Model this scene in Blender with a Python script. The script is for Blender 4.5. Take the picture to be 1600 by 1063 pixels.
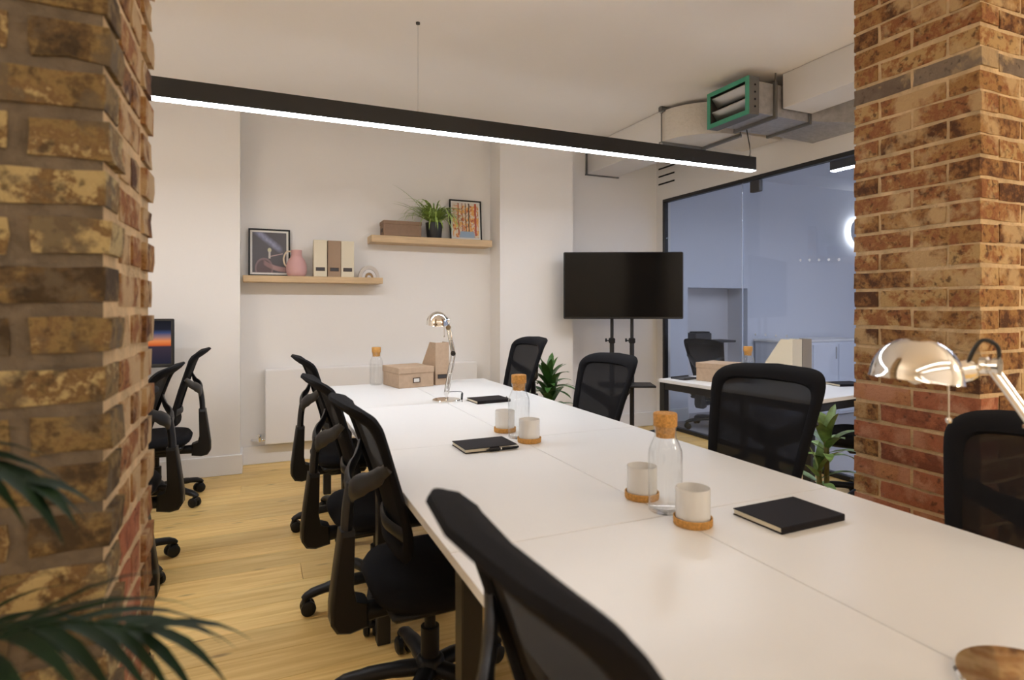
import bpy, math, random
from mathutils import Vector, Matrix, Euler
random.seed(7)
PI = math.pi
scene = bpy.context.scene
for o in list(bpy.data.objects):
    bpy.data.objects.remove(o)
COL = scene.collection

# ------------------------------------------------------------------ camera
FPX, THETA, HCAM, VH = 918.05, 0.4098, 1.2827, 479.3
cd = bpy.data.cameras.new('camera')
cd.sensor_width = 36.0
cd.lens = FPX / 1600 * 36
cd.shift_y = -(531.5 - VH) / 1600
cd.clip_start = 0.02
cd.dof.use_dof = True
cd.dof.focus_distance = 3.4
cd.dof.aperture_fstop = 3.4
cam = bpy.data.objects.new('camera', cd)
COL.objects.link(cam)
cam.location = (0, 0, HCAM)
cam.rotation_euler = (PI / 2, 0, -THETA)
scene.camera = cam

# ------------------------------------------------------------------ world and exposure
w = bpy.data.worlds.new('world')
scene.world = w
w.use_nodes = True
w.node_tree.nodes['Background'].inputs[0].default_value = (0.62, 0.72, 1.0, 1)
w.node_tree.nodes['Background'].inputs[1].default_value = 0.02
scene.view_settings.view_transform = 'Standard'
scene.view_settings.look = 'None'
scene.view_settings.gamma = 1
scene.view_settings.use_curve_mapping = False
scene.view_settings.exposure = 0.06
BAR_POWER = 53.0          # emission of the linear pendants' diffusers
BAR_COLOR = (0.94, 0.985, 1.06)
WARM_FILL_POWER = 22.0         # emission of the unseen pendants added behind the camera as warm fill
WARM_FILL_COLOR = (1.0, 0.90, 0.77)
GLOBE_FILL_POWER = 43.0         # unseen globes added on either side as warm fill
GLOBE_FILL_COLOR = (1.0, 0.87, 0.70)
MEET_POWER = 66.0
MEET_COLOR = (0.87, 0.88, 1.0)

# ------------------------------------------------------------------ materials
def nodes_of(m):
    m.use_nodes = True
    nt = m.node_tree
    return nt, nt.nodes, nt.links
def mat(name, col, rough=0.5, metal=0.0, var=0.0, scale=8.0, bump=0.0, bscale=60.0, spec=None, emit=None, estr=0, stretch=None):
    m = bpy.data.materials.new(name)
    nt, N, L = nodes_of(m)
    b = N['Principled BSDF']
    b.inputs['Base Color'].default_value = (*col, 1)
    b.inputs['Roughness'].default_value = rough
    b.inputs['Metallic'].default_value = metal
    if spec is not None:
        b.inputs['Specular IOR Level'].default_value = spec
    if emit:
        b.inputs['Emission Color'].default_value = (*emit, 1)
        b.inputs['Emission Strength'].default_value = estr
    if var or bump:
        tc = N.new('ShaderNodeTexCoord')
        src = tc.outputs['Object']
        if stretch:
            mp = N.new('ShaderNodeMapping')
            mp.inputs['Scale'].default_value = stretch
            L.new(src, mp.inputs[0]); src = mp.outputs[0]
    if var:
        n = N.new('ShaderNodeTexNoise')
        n.inputs['Scale'].default_value = scale
        n.inputs['Detail'].default_value = 5
        L.new(src, n.inputs['Vector'])
        r = N.new('ShaderNodeValToRGB')
        r.color_ramp.elements[0].position = .3
        r.color_ramp.elements[1].position = .7
        r.color_ramp.elements[0].color = (*[max(0, c * (1 - var)) for c in col], 1)
        r.color_ramp.elements[1].color = (*[min(1, c * (1 + var)) for c in col], 1)
        L.new(n.outputs['Fac'], r.inputs[0])
        L.new(r.outputs[0], b.inputs['Base Color'])
    if bump:
        n2 = N.new('ShaderNodeTexNoise')
        n2.inputs['Scale'].default_value = bscale
        n2.inputs['Detail'].default_value = 4
        L.new(src, n2.inputs['Vector'])
        bp = N.new('ShaderNodeBump')
        bp.inputs['Strength'].default_value = bump
        bp.inputs['Distance'].default_value = 0.01
        L.new(n2.outputs['Fac'], bp.inputs['Height'])
        L.new(bp.outputs[0], b.inputs['Normal'])
    return m
def glass(name, tint, refl=1.0, rough=0.0):
    m = bpy.data.materials.new(name)
    nt, N, L = nodes_of(m)
    N.remove(N['Principled BSDF'])
    out = N['Material Output']
    t = N.new('ShaderNodeBsdfTransparent'); t.inputs[0].default_value = (*tint, 1)
    g = N.new('ShaderNodeBsdfGlossy'); g.inputs['Roughness'].default_value = rough
    lw = N.new('ShaderNodeLayerWeight'); lw.inputs['Blend'].default_value = .5
    pw = N.new('ShaderNodeMath'); pw.operation = 'POWER'; pw.inputs[1].default_value = 5.0
    mu = N.new('ShaderNodeMath'); mu.operation = 'MULTIPLY_ADD'; mu.inputs[1].default_value = .96 * refl; mu.inputs[2].default_value = .04 * refl
    mx = N.new('ShaderNodeMixShader')
    L.new(lw.outputs['Facing'], pw.inputs[0]); L.new(pw.outputs[0], mu.inputs[0]); L.new(mu.outputs[0], mx.inputs[0])
    L.new(t.outputs[0], mx.inputs[1]); L.new(g.outputs[0], mx.inputs[2]); L.new(mx.outputs[0], out.inputs[0])
    return m
def mesh_fabric(name, col, cover):
    m = bpy.data.materials.new(name)
    nt, N, L = nodes_of(m)
    b = N['Principled BSDF']; out = N['Material Output']
    b.inputs['Base Color'].default_value = (*col, 1); b.inputs['Roughness'].default_value = .8; b.inputs['Specular IOR Level'].default_value = .12
    t = N.new('ShaderNodeBsdfTransparent')
    mx = N.new('ShaderNodeMixShader'); mx.inputs[0].default_value = cover
    L.new(t.outputs[0], mx.inputs[1]); L.new(b.outputs[0], mx.inputs[2]); L.new(mx.outputs[0], out.inputs[0])
    return m
def brick_mat(name, ramp, smear, smear_amt, dark, mot=.34, sscale=7.0, spk=.60):
    """every brick takes its own tone; mortar smears and burnt specks have shapes of their own"""
    m = bpy.data.materials.new(name)
    nt, N, L = nodes_of(m)
    b = N['Principled BSDF']; b.inputs['Roughness'].default_value = .88
    b.inputs['Specular IOR Level'].default_value = .25
    oi = N.new('ShaderNodeObjectInfo'); tc = N.new('ShaderNodeTexCoord')
    ml = N.new('ShaderNodeMath'); ml.operation = 'MULTIPLY'; ml.inputs[1].default_value = 37.0
    L.new(oi.outputs['Random'], ml.inputs[0])
    ad = N.new('ShaderNodeVectorMath'); ad.operation = 'ADD'
    L.new(tc.outputs['Object'], ad.inputs[0]); L.new(ml.outputs[0], ad.inputs[1])
    cr = N.new('ShaderNodeValToRGB')
    els = cr.color_ramp.elements
    while len(els) < len(ramp):
        els.new(.5)
    for i, (p, c) in enumerate(ramp):
        els[i].position = p; els[i].color = (*c, 1)
    n0 = N.new('ShaderNodeTexNoise'); n0.inputs['Scale'].default_value = 20; n0.inputs['Detail'].default_value = 9; n0.inputs['Roughness'].default_value = .68
    L.new(ad.outputs[0], n0.inputs['Vector'])
    mr = N.new('ShaderNodeMapRange'); mr.inputs[1].default_value = .3; mr.inputs[2].default_value = .7; mr.inputs[3].default_value = -mot; mr.inputs[4].default_value = mot
    L.new(n0.outputs['Fac'], mr.inputs[0])
    a2 = N.new('ShaderNodeMath'); a2.operation = 'ADD'; a2.use_clamp = True
    L.new(oi.outputs['Random'], a2.inputs[0]); L.new(mr.outputs[0], a2.inputs[1]); L.new(a2.outputs[0], cr.inputs[0])
    # burnt specks
    n1 = N.new('ShaderNodeTexNoise'); n1.inputs['Scale'].default_value = 45; n1.inputs['Detail'].default_value = 4
    L.new(ad.outputs[0], n1.inputs['Vector'])
    r1 = N.new('ShaderNodeMapRange'); r1.inputs[1].default_value = spk; r1.inputs[2].default_value = spk + .10; r1.inputs[3].default_value = 0; r1.inputs[4].default_value = .75
    L.new(n1.outputs['Fac'], r1.inputs[0])
    m1 = N.new('ShaderNodeMix'); m1.data_type = 'RGBA'
    L.new(r1.outputs[0], m1.inputs['Factor']); L.new(cr.outputs[0], m1.inputs[6]); m1.inputs[7].default_value = (*dark, 1)
    # mortar smears
    n2 = N.new('ShaderNodeTexNoise'); n2.inputs['Scale'].default_value = sscale; n2.inputs['Detail'].default_value = 9; n2.inputs['Roughness'].default_value = .6
    ge = N.new('ShaderNodeNewGeometry'); L.new(ge.outputs['Position'], n2.inputs['Vector'])
    r2 = N.new('ShaderNodeMapRange'); r2.inputs[1].default_value = .62 - smear_amt; r2.inputs[2].default_value = .70 - smear_amt; r2.inputs[3].default_value = 0; r2.inputs[4].default_value = .85
    L.new(n2.outputs['Fac'], r2.inputs[0])
    m2 = N.new('ShaderNodeMix'); m2.data_type = 'RGBA'
    L.new(r2.outputs[0], m2.inputs['Factor']); L.new(m1.outputs[2], m2.inputs[6]); m2.inputs[7].default_value = (*smear, 1)
    L.new(m2.outputs[2], b.inputs['Base Color'])
    bp = N.new('ShaderNodeBump'); bp.inputs['Strength'].default_value = 1.0; bp.inputs['Distance'].default_value = .012
    L.new(n0.outputs['Fac'], bp.inputs['Height']); L.new(bp.outputs[0], b.inputs['Normal'])
    return m
def plank_mat(name):
    m = bpy.data.materials.new(name)
    nt, N, L = nodes_of(m)
    b = N['Principled BSDF']; b.inputs['Roughness'].default_value = .38
    b.inputs['Specular IOR Level'].default_value = .35
    oi = N.new('ShaderNodeObjectInfo'); tc = N.new('ShaderNodeTexCoord')
    ml = N.new('ShaderNodeMath'); ml.operation = 'MULTIPLY'; ml.inputs[1].default_value = 53.0
    L.new(oi.outputs['Random'], ml.inputs[0])
    ad = N.new('ShaderNodeVectorMath'); ad.operation = 'ADD'
    L.new(tc.outputs['Object'], ad.inputs[0]); L.new(ml.outputs[0], ad.inputs[1])
    mp = N.new('ShaderNodeMapping'); mp.inputs['Scale'].default_value = (1.6, 26, 10)
    L.new(ad.outputs[0], mp.inputs[0])
    n0 = N.new('ShaderNodeTexNoise'); n0.inputs['Scale'].default_value = 1.5; n0.inputs['Detail'].default_value = 7; n0.inputs['Distortion'].default_value = .8
    L.new(mp.outputs[0], n0.inputs['Vector'])
    cr = N.new('ShaderNodeValToRGB')
    cr.color_ramp.elements[0].position = .30; cr.color_ramp.elements[0].color = (.75, .47, .15, 1)
    cr.color_ramp.elements[1].position = .70; cr.color_ramp.elements[1].color = (.95, .68, .27, 1)
    L.new(n0.outputs['Fac'], cr.inputs[0])
    hs = N.new('ShaderNodeHueSaturation')
    mr = N.new('ShaderNodeMapRange'); mr.inputs[3].default_value = .80; mr.inputs[4].default_value = 1.06
    L.new(oi.outputs['Random'], mr.inputs[0]); L.new(mr.outputs[0], hs.inputs['Value']); L.new(cr.outputs[0], hs.inputs['Color'])
    # knots
    mk = N.new('ShaderNodeMapping'); mk.inputs['Scale'].default_value = (3.2, 11, 1)
    L.new(ad.outputs[0], mk.inputs[0])
    vo = N.new('ShaderNodeTexVoronoi'); vo.inputs['Scale'].default_value = 1.0
    L.new(mk.outputs[0], vo.inputs['Vector'])
    rk = N.new('ShaderNodeMapRange'); rk.inputs[1].default_value = .05; rk.inputs[2].default_value = .16; rk.inputs[3].default_value = .65; rk.inputs[4].default_value = 0
    L.new(vo.outputs['Distance'], rk.inputs[0])
    mx = N.new('ShaderNodeMix'); mx.data_type = 'RGBA'
    L.new(rk.outputs[0], mx.inputs['Factor']); L.new(hs.outputs[0], mx.inputs[6]); mx.inputs[7].default_value = (.20, .09, .03, 1)
    L.new(mx.outputs[2], b.inputs['Base Color'])
    return m
def emission(name, col, strength):
    m = bpy.data.materials.new(name)
    nt, N, L = nodes_of(m)
    N.remove(N['Principled BSDF'])
    e = N.new('ShaderNodeEmission'); e.inputs[0].default_value = (*col, 1); e.inputs[1].default_value = strength
    L.new(e.outputs[0], N['Material Output'].inputs[0])
    return m

M = {}
M['wall'] = mat('wall_paint', (.86, .83, .795), .82, bump=.06, bscale=25)
M['ceil'] = mat('ceiling_paint', (.94, .90, .86), .9, bump=.06, bscale=8)
M['skirt'] = mat('skirting_paint', (.86, .84, .82), .45)
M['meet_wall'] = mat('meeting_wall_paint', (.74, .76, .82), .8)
M['meet_grey'] = mat('grey_niche_paint', (.80, .78, .79), .7)
M['carpet'] = mat('grey_carpet', (.38, .36, .36), .95, var=.12, scale=120, bump=.3, bscale=300)
M['plank'] = plank_mat('oak_planks')
M['subfloor'] = mat('subfloor', (.12, .07, .03), .9)
M['mortar_tan'] = mat('tan_mortar', (.60, .44, .26), .95, var=.22, scale=20, bump=.7, bscale=70)
M['mortar_grey'] = mat('dark_grey_mortar', (.16, .13, .10), .95, var=.25, scale=25, bump=.7, bscale=60)
Y_RAMP = [(0, (.10, .045, .024)), (.22, (.26, .125, .050)), (.45, (.40, .225, .085)), (.65, (.27, .105, .048)), (.85, (.36, .175, .07)), (1, (.50, .33, .15))]
R_RAMP = [(0, (.22, .075, .045)), (.4, (.44, .16, .085)), (.7, (.36, .15, .08)), (1, (.52, .25, .12))]
M['brick'] = brick_mat('stock_brick', Y_RAMP, (.57, .40, .215), .085, (.075, .036, .022), .42, 6.0, .56)
M['brick_front'] = brick_mat('rough_stock_brick', [(0, (.075, .052, .032)), (.3, (.15, .10, .050)), (.55, (.28, .20, .090)), (.8, (.19, .115, .058)), (1, (.50, .40, .21))], (.15, .12, .085), .11, (.055, .04, .028), .62, 13.0, .56)
M['brick_tan'] = brick_mat('tan_smeared_brick', Y_RAMP, (.57, .42, .25), .15, (.075, .036, .022), .42, 9.0, .58)
M['brick_red'] = brick_mat('red_brick', R_RAMP, (.55, .28, .18), .12, (.10, .045, .03))
M['white_top'] = mat('white_desktop', (.80, .80, .795), .32, spec=.4)
M['top_edge'] = mat('desktop_edge', (.80, .76, .70), .5)
M['black_metal'] = mat('black_powder_coat', (.012, .012, .013), .45)
M['black_plastic'] = mat('black_plastic', (.008, .008, .009), .45, spec=.3)
M['grey_plastic'] = mat('charcoal_plastic', (.020, .020, .022), .40, spec=.4)
M['black_fabric'] = mat('black_fabric', (.008, .008, .010), .9, bump=.25, bscale=500, spec=.15)
M['chair_mesh'] = mesh_fabric('black_chair_mesh', (.009, .009, .011), .958)
M['chrome'] = mat('chrome', (.86, .85, .83), .08, 1.0)
M['steel'] = mat('brushed_steel', (.55, .54, .53), .35, 1.0)
M['galv'] = mat('galvanised_steel', (.46, .45, .45), .48, .75, var=.12, scale=30)
M['galv_dark'] = mat('galvanised_angle', (.20, .195, .19), .5, .7)
M['foil'] = mat('foil_insulation', (.72, .67, .60), .5, .15, bump=.5, bscale=40)
M['duct_white'] = mat('white_duct_paint', (.80, .77, .74), .7)
M['green'] = mat('green_seal', (.07, .36, .24), .5)
M['black_void'] = mat('black_interior', (.006, .006, .006), .9)
M['oak'] = mat('pale_oak', (.60, .42, .235), .5, var=.10, scale=5, stretch=(1.2, 14, 14))
M['cork'] = mat('cork', (.56, .285, .075), .85, var=.28, scale=160, bump=.3, bscale=220)
M['cup'] = mat('white_glazed_cup', (.76, .75, .735), .22)
M['glass'] = glass('clear_glass', (.988, .992, .992), 1.0)
M['pane'] = glass('partition_glass', (.86, .90, .95), 1.0)
M['frost'] = mat('frosted_dot', (.52, .55, .62), .6)
M['kraft'] = mat('kraft_board', (.46, .33, .225), .8, var=.06, scale=40)
M['kraft_dark'] = mat('brown_board', (.265, .165, .105), .75, var=.06, scale=40)
M['cream_board'] = mat('cream_board', (.72, .64, .48), .8)
M['mid_brown'] = mat('mid_brown_board', (.36, .245, .16), .8)
M['grey_board'] = mat('taupe_board', (.30, .255, .20), .8)
M['label_metal'] = mat('label_holder_bronze', (.09, .06, .045), .4, .6)
M['paper'] = mat('white_paper', (.80, .77, .72), .8)
M['pages'] = mat('cream_pages', (.78, .70, .54), .85)
M['notebook'] = mat('black_notebook_cover', (.014, .012, .014), .7, spec=.15)
M['pink'] = mat('pink_matte_ceramic', (.62, .36, .34), .7, bump=.1, bscale=60)
M['cream_handle'] = mat('cream_rattan', (.68, .55, .40), .7)
M['screen'] = mat('black_screen', (.004, .004, .004), .12, spec=.22)
M['bezel'] = mat('black_bezel', (.009, .009, .010), .35)
M['leaf'] = mat('dark_green_leaf', (.045, .125, .026), .38, var=.35, scale=14)
M['leaf_edge'] = mat('yellow_green_leaf', (.17, .28, .075), .42, var=.6, scale=20)
M['spider'] = mat('spider_plant_leaf', (.30, .42, .10), .42, var=.5, scale=30)
M['palm'] = mat('palm_leaf', (.007, .022, .008), .6, var=.35, scale=18, spec=.2)
M['stem'] = mat('plant_stem', (.20, .17, .06), .7, var=.2, scale=30)
M['pot_black'] = mat('black_pot', (.015, .015, .016), .4)
M['pot_white'] = mat('white_pot', (.70, .68, .65), .5)
M['soil'] = mat('potting_soil', (.035, .022, .014), .95, bump=.6, bscale=80)
M['radiator'] = mat('radiator_enamel', (.85, .825, .80), .4)
M['lamp_inner'] = mat('lamp_inner_white', (.80, .82, .66), .5)
M['cable'] = mat('black_cable', (.01, .01, .01), .5)
M['bar_glow'] = emission('led_diffuser', BAR_COLOR, BAR_POWER)
M['warm_fill_glow'] = emission('warm_fill_diffuser', WARM_FILL_COLOR, WARM_FILL_POWER)
M['globe_fill_glow'] = emission('warm_fill_globe', GLOBE_FILL_COLOR, GLOBE_FILL_POWER)
M['meet_glow'] = emission('cool_led_diffuser', MEET_COLOR, MEET_POWER)
M['halo_glow'] = emission('backlit_ring', (1.0, .95, .86), 22.0)
M['charcoal'] = mat('dark_grey_card', (.05, .05, .055), .6)

# ------------------------------------------------------------------ mesh helpers
class MB:
    def __init__(s):
        s.v = []; s.f = []
    def add(s, vs, fs, T=None):
        o = len(s.v)
        s.v += [tuple(T @ Vector(p)) if T is not None else tuple(p) for p in vs]
        s.f += [tuple(o + i for i in q) for q in fs]
        return s
    def box(s, c, d, T=None, ch=0.0, jit=0.0, rng=None):
        hx, hy, hz = d[0] / 2, d[1] / 2, d[2] / 2
        if ch <= 0:
            vs = [(c[0] + sx * hx, c[1] + sy * hy, c[2] + sz * hz) for sz in (-1, 1) for sy in (-1, 1) for sx in (-1, 1)]
            return s.add(vs, [(0, 2, 3, 1), (4, 5, 7, 6), (0, 1, 5, 4), (2, 6, 7, 3), (0, 4, 6, 2), (1, 3, 7, 5)], T)
        vs = []; idx = {}
        for sx in (-1, 1):
            for sy in (-1, 1):
                for sz in (-1, 1):
                    for ax in range(3):
                        p = [sx * hx, sy * hy, sz * hz]
                        for k in range(3):
                            if k != ax:
                                p[k] -= (sx, sy, sz)[k] * ch
                        if jit:
                            p = [q + rng.uniform(-jit, jit) for q in p]
                        idx[(sx, sy, sz, ax)] = len(vs)
                        vs.append((c[0] + p[0], c[1] + p[1], c[2] + p[2]))
        fs = []
        g = lambda a, b, e, ax: idx[(a, b, e, ax)]
        for q in (-1, 1):
            fs.append([g(q, -1, -1, 0), g(q, 1, -1, 0), g(q, 1, 1, 0), g(q, -1, 1, 0)][::q])
            fs.append([g(-1, q, -1, 1), g(-1, q, 1, 1), g(1, q, 1, 1), g(1, q, -1, 1)][::q])
            fs.append([g(-1, -1, q, 2), g(1, -1, q, 2), g(1, 1, q, 2), g(-1, 1, q, 2)][::q])
        for a in (-1, 1):
            for b in (-1, 1):
                fs.append([g(a, b, -1, 0), g(a, b, 1, 0), g(a, b, 1, 1), g(a, b, -1, 1)][::-a * b])
                fs.append([g(a, -1, b, 0), g(a, 1, b, 0), g(a, 1, b, 2), g(a, -1, b, 2)][::a * b])
                fs.append([g(-1, a, b, 1), g(1, a, b, 1), g(1, a, b, 2), g(-1, a, b, 2)][::-a * b])
                for e in (-1, 1):
                    fs.append([g(a, b, e, 0), g(a, b, e, 1), g(a, b, e, 2)][::a * b * e])
        return s.add(vs, fs, T)
    def tube(s, pts, r, n=10, T=None, cap=True, flat=None):
        """round (or with flat=(a,b) elliptical) bar along a path; r one radius or one per point"""
        P = [Vector(p) for p in pts]
        k = len(P)
        R = list(r) if isinstance(r, (list, tuple)) else [r] * k
        up = None; vs = []
        for i in range(k):
            t = (P[min(i + 1, k - 1)] - P[max(i - 1, 0)]).normalized()
            if up is None:
                up = Vector((0, 0, 1)) if abs(t.z) < .9 else Vector((0, 1, 0))
            a = (up - t * up.dot(t)).normalized(); b = t.cross(a); up = a
            fa, fb = flat if flat else (1, 1)
            for j in range(n):
                q = 2 * PI * j / n
                vs.append(P[i] + a * (R[i] * fa * math.cos(q)) + b * (R[i] * fb * math.sin(q)))
        fs = [(i * n + j, i * n + (j + 1) % n, (i + 1) * n + (j + 1) % n, (i + 1) * n + j) for i in range(k - 1) for j in range(n)]
        if cap:
            fs.append(tuple(range(n - 1, -1, -1))); fs.append(tuple((k - 1) * n + j for j in range(n)))
        return s.add(vs, fs, T)
    def lathe(s, prof, n=28, c=(0, 0, 0), T=None):
        vs = []; rows = []
        for r, z in prof:
            if r < 1e-6:
                rows.append([len(vs)]); vs.append((c[0], c[1], c[2] + z))
            else:
                rows.append(list(range(len(vs), len(vs) + n)))
                vs += [(c[0] + r * math.cos(2 * PI * j / n), c[1] + r * math.sin(2 * PI * j / n), c[2] + z) for j in range(n)]
        fs = []
        for a, b in zip(rows, rows[1:]):
            if len(a) == 1 and len(b) == 1:
                continue
            for j in range(n):
                j2 = (j + 1) % n
                if len(a) == 1:
                    fs.append((a[0], b[j2], b[j]))
                elif len(b) == 1:
                    fs.append((a[j], a[j2], b[0]))
                else:
                    fs.append((a[j], a[j2], b[j2], b[j]))
        return s.add(vs, fs, T)
    def prism(s, poly, h0, h1, T=None):
        """polygon in xy, extruded along z"""
        n = len(poly)
        vs = [(x, y, h0) for x, y in poly] + [(x, y, h1) for x, y in poly]
        fs = [tuple(range(n - 1, -1, -1)), tuple(range(n, 2 * n))] + [(i, (i + 1) % n, n + (i + 1) % n, n + i) for i in range(n)]
        return s.add(vs, fs, T)
    def hexa(s, a, b, T=None):
        """solid between two quads"""
        return s.add(list(a) + list(b), [(3, 2, 1, 0), (4, 5, 6, 7)] + [(i, (i + 1) % 4, 4 + (i + 1) % 4, 4 + i) for i in range(4)], T)
    def mesh(s, name, m, smooth=40):
        me = bpy.data.meshes.new(name)
        me.from_pydata(s.v, [], s.f)
        me.validate()
        me.update()
        if m is not None:
            for q in (m if isinstance(m, (list, tuple)) else [m]):
                me.materials.append(q)
        if smooth:
            for p in me.polygons:
                p.use_smooth = True
            me.set_sharp_from_angle(angle=math.radians(smooth))
        return me
    def build(s, name, m, parent=None, loc=(0, 0, 0), rot=(0, 0, 0), smooth=40):
        return link(name, s.mesh(name, m, smooth), parent, loc, rot)
def link(name, me, parent=None, loc=(0, 0, 0), rot=(0, 0, 0)):
    o = bpy.data.objects.new(name, me)
    COL.objects.link(o)
    o.parent = parent
    o.location = loc; o.rotation_euler = rot
    return o
def tag(o, label, cat, group=None):
    o['label'] = label; o['category'] = cat
    if group:
        o['group'] = group
    return o
def thing(name, label, cat, loc=(0, 0, 0), rz=0.0, group=None):
    o = bpy.data.objects.new(name, None)
    COL.objects.link(o)
    o.empty_display_size = .05
    o.location = loc; o.rotation_euler = (0, 0, rz)
    return tag(o, label, cat, group)
def struct(name, mb, m, parent=None, smooth=0, label=None):
    o = mb.build(name, m, parent, smooth=smooth)
    if parent is None:
        o['kind'] = 'structure'
    if label:
        o['label'] = label
    return o
def dup(root, loc, rz, label, group=None, dz=0.0):
    r = root.copy(); COL.objects.link(r)
    r.location = loc; r.rotation_euler = (0, 0, rz); r['label'] = label
    if group:
        r['group'] = group
    for ch in [c for c in ALLKIDS[root.name]]:
        c = ch.copy(); COL.objects.link(c); c.parent = r
        if dz and c.get('lift'):
            c.location.z += dz
        for g in KIDS2.get(ch.name, []):
            d = g.copy(); COL.objects.link(d); d.parent = c
    return r
ALLKIDS = {}; KIDS2 = {}
def remember(root):
    ALLKIDS[root.name] = [o for o in COL.objects if o.parent == root]
    for c in ALLKIDS[root.name]:
        KIDS2[c.name] = [o for o in COL.objects if o.parent == c]
def RZ(a): return Matrix.Rotation(a, 4, 'Z')
def RX(a): return Matrix.Rotation(a, 4, 'X')
def RY(a): return Matrix.Rotation(a, 4, 'Y')
def TR(x, y, z): return Matrix.Translation((x, y, z))
def lerp_pts(pts, n):
    """smooth curve through points (Catmull-Rom)"""
    P = [Vector(p) for p in pts]; out = []
    for i in range(len(P) - 1):
        p0 = P[max(i - 1, 0)]; p1 = P[i]; p2 = P[i + 1]; p3 = P[min(i + 2, len(P) - 1)]
        for k in range(n):
            t = k / n
            out.append(.5 * ((2 * p1) + (p2 - p0) * t + (2 * p0 - 5 * p1 + 4 * p2 - p3) * t * t + (3 * p1 - p0 - 3 * p2 + p3) * t ** 3))
    out.append(P[-1])
    return out

# ------------------------------------------------------------------ room shell
WALL, PIER, GX, CEIL = 5.225, 4.97, 3.98, 2.925
LX, BY = -3.1, -2.9                       # left wall and the wall behind the camera
floor = struct('floor', MB().box(((LX + GX) / 2, (BY + WALL) / 2, -.045), (GX - LX + .1, WALL - BY + .1, .05)), M['subfloor'])
# oak planks, each its own piece
PW = .188; rng = random.Random(3)
plank_meshes = {}
def plank_mesh(L):
    k = round(L, 2)
    if k not in plank_meshes:
        plank_meshes[k] = MB().box((0, 0, -.01), (k - .0012, PW - .0012, .02), ch=.0012).mesh('plank', M['plank'], 0)
    return plank_meshes[k]
y = BY + PW / 2; row = 0
while y < WALL + .09:
    x = LX - rng.choice([0, .3, .6, .9, 1.2, 1.5])
    while x < GX:
        L = rng.choice([1.8, 1.9, 2.1])
        a, b = max(x, LX), min(x + L, GX)
        if b - a > .05:
            a = round(a, 2); b = round(b, 2)
            link('plank', plank_mesh(b - a), floor, ((a + b) / 2, y, 0))
        x += L
    y += PW; row += 1
struct('ceiling', MB().box(((LX + GX) / 2, (BY + WALL) / 2, CEIL + .06), (GX - LX + .4, WALL - BY + .4, .12)), M['ceil'])
struct('wall_back', MB().box(((LX + GX) / 2, WALL + .06, CEIL / 2), (GX - LX + .3, .12, CEIL)), M['wall'])
struct('wall_left', MB().box((LX - .06, (BY + WALL) / 2, CEIL / 2), (.12, WALL - BY, CEIL)), M['wall'])
struct('wall_front', MB().box(((LX + GX) / 2, BY - .06, CEIL / 2), (GX - LX + .3, .12, CEIL)), M['wall'])
PLX = -.118
struct('trim_1', MB().box(((LX + PLX) / 2, (PIER + WALL) / 2, CEIL / 2), (PLX - LX, WALL - PIER, CEIL)), M['wall'], label='wide white pier left of the shelf recess')
PR0, PR1 = 2.04, 2.80
struct('trim_2', MB().box(((PR0 + PR1) / 2, (PIER + WALL) / 2, CEIL / 2), (PR1 - PR0, WALL - PIER, CEIL)), M['wall'], label='white pier between the shelf recess and the screen')
SK = .15; T_ = .016
struct('baseboard_left', MB().box(((LX + PLX) / 2, PIER - T_ / 2, SK / 2), (PLX - LX + T_ * 2, T_, SK), ch=.004).box((PLX + T_ / 2, (PIER + WALL) / 2, SK / 2), (T_, WALL - PIER, SK)), M['skirt'])
struct('baseboard_back', MB().box(((PLX + PR0) / 2, WALL - T_ / 2, SK / 2), (PR0 - PLX, T_, SK), ch=.004).box(((PR1 + GX) / 2, WALL - T_ / 2, SK / 2), (GX - PR1, T_, SK), ch=.004), M['skirt'])
struct('baseboard_right', MB().box(((PR0 + PR1) / 2, PIER - T_ / 2, SK / 2), (PR1 - PR0, T_, SK), ch=.004).box((PR1 + T_ / 2, (PIER + WALL) / 2, SK / 2), (T_, WALL - PIER, SK)), M['skirt'])
# wall over the glass, the post beside it and the solid stretch beyond the pillar
GY0, GY1, GZ = .55, 5.117, 2.424
wr = MB()
wr.box((GX + .05, (BY + WALL) / 2, (GZ + CEIL) / 2), (.10, WALL - BY, CEIL - GZ))
wr.box((GX + .05, (GY1 + WALL) / 2, GZ / 2), (.10, WALL - GY1, GZ))
wr.box((GX + .05, (BY + GY0) / 2, GZ / 2), (.10, GY0 - BY, GZ))
wall_right = struct('wall_right', wr, M['wall'])
for z in (2.762, 2.679, 2.596):
    MB().box((GX - .001, 5.055, z), (.006, .262, .016)).build('vent_slot', M['black_void'], wall_right, smooth=0)
# glass partition
gp = bpy.data.objects.new('window_1', None); COL.objects.link(gp)
gp['kind'] = 'structure'; gp['label'] = 'black framed glass partition to the meeting room'
FW = .035
MB().box((GX + .02, (GY0 + GY1) / 2, GZ - FW / 2), (.05, GY1 - GY0, FW), ch=.003).build('frame_top', M['black_metal'], gp, smooth=0)
MB().box((GX + .02, (GY0 + GY1) / 2, FW / 2), (.05, GY1 - GY0, FW), ch=.003).build('frame_bottom', M['black_metal'], gp, smooth=0)
MB().box((GX + .02, GY1 - FW / 2, GZ / 2), (.05, FW, GZ - 2 * FW), ch=.003).build('frame_post', M['black_metal'], gp, smooth=0)
MB().box((GX + .02, GY0 + FW / 2, GZ / 2), (.05, FW, GZ - 2 * FW), ch=.003).build('frame_post', M['black_metal'], gp, smooth=0)
ys = [GY1 - FW, 4.018, 2.9, 1.75, GY0 + FW]
for a, b in zip(ys, ys[1:]):
    MB().box((GX + .025, (a + b) / 2, GZ / 2), (.010, abs(a - b) - .006, GZ - 2 * FW)).build('pane', M['pane'], gp, smooth=0)
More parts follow.
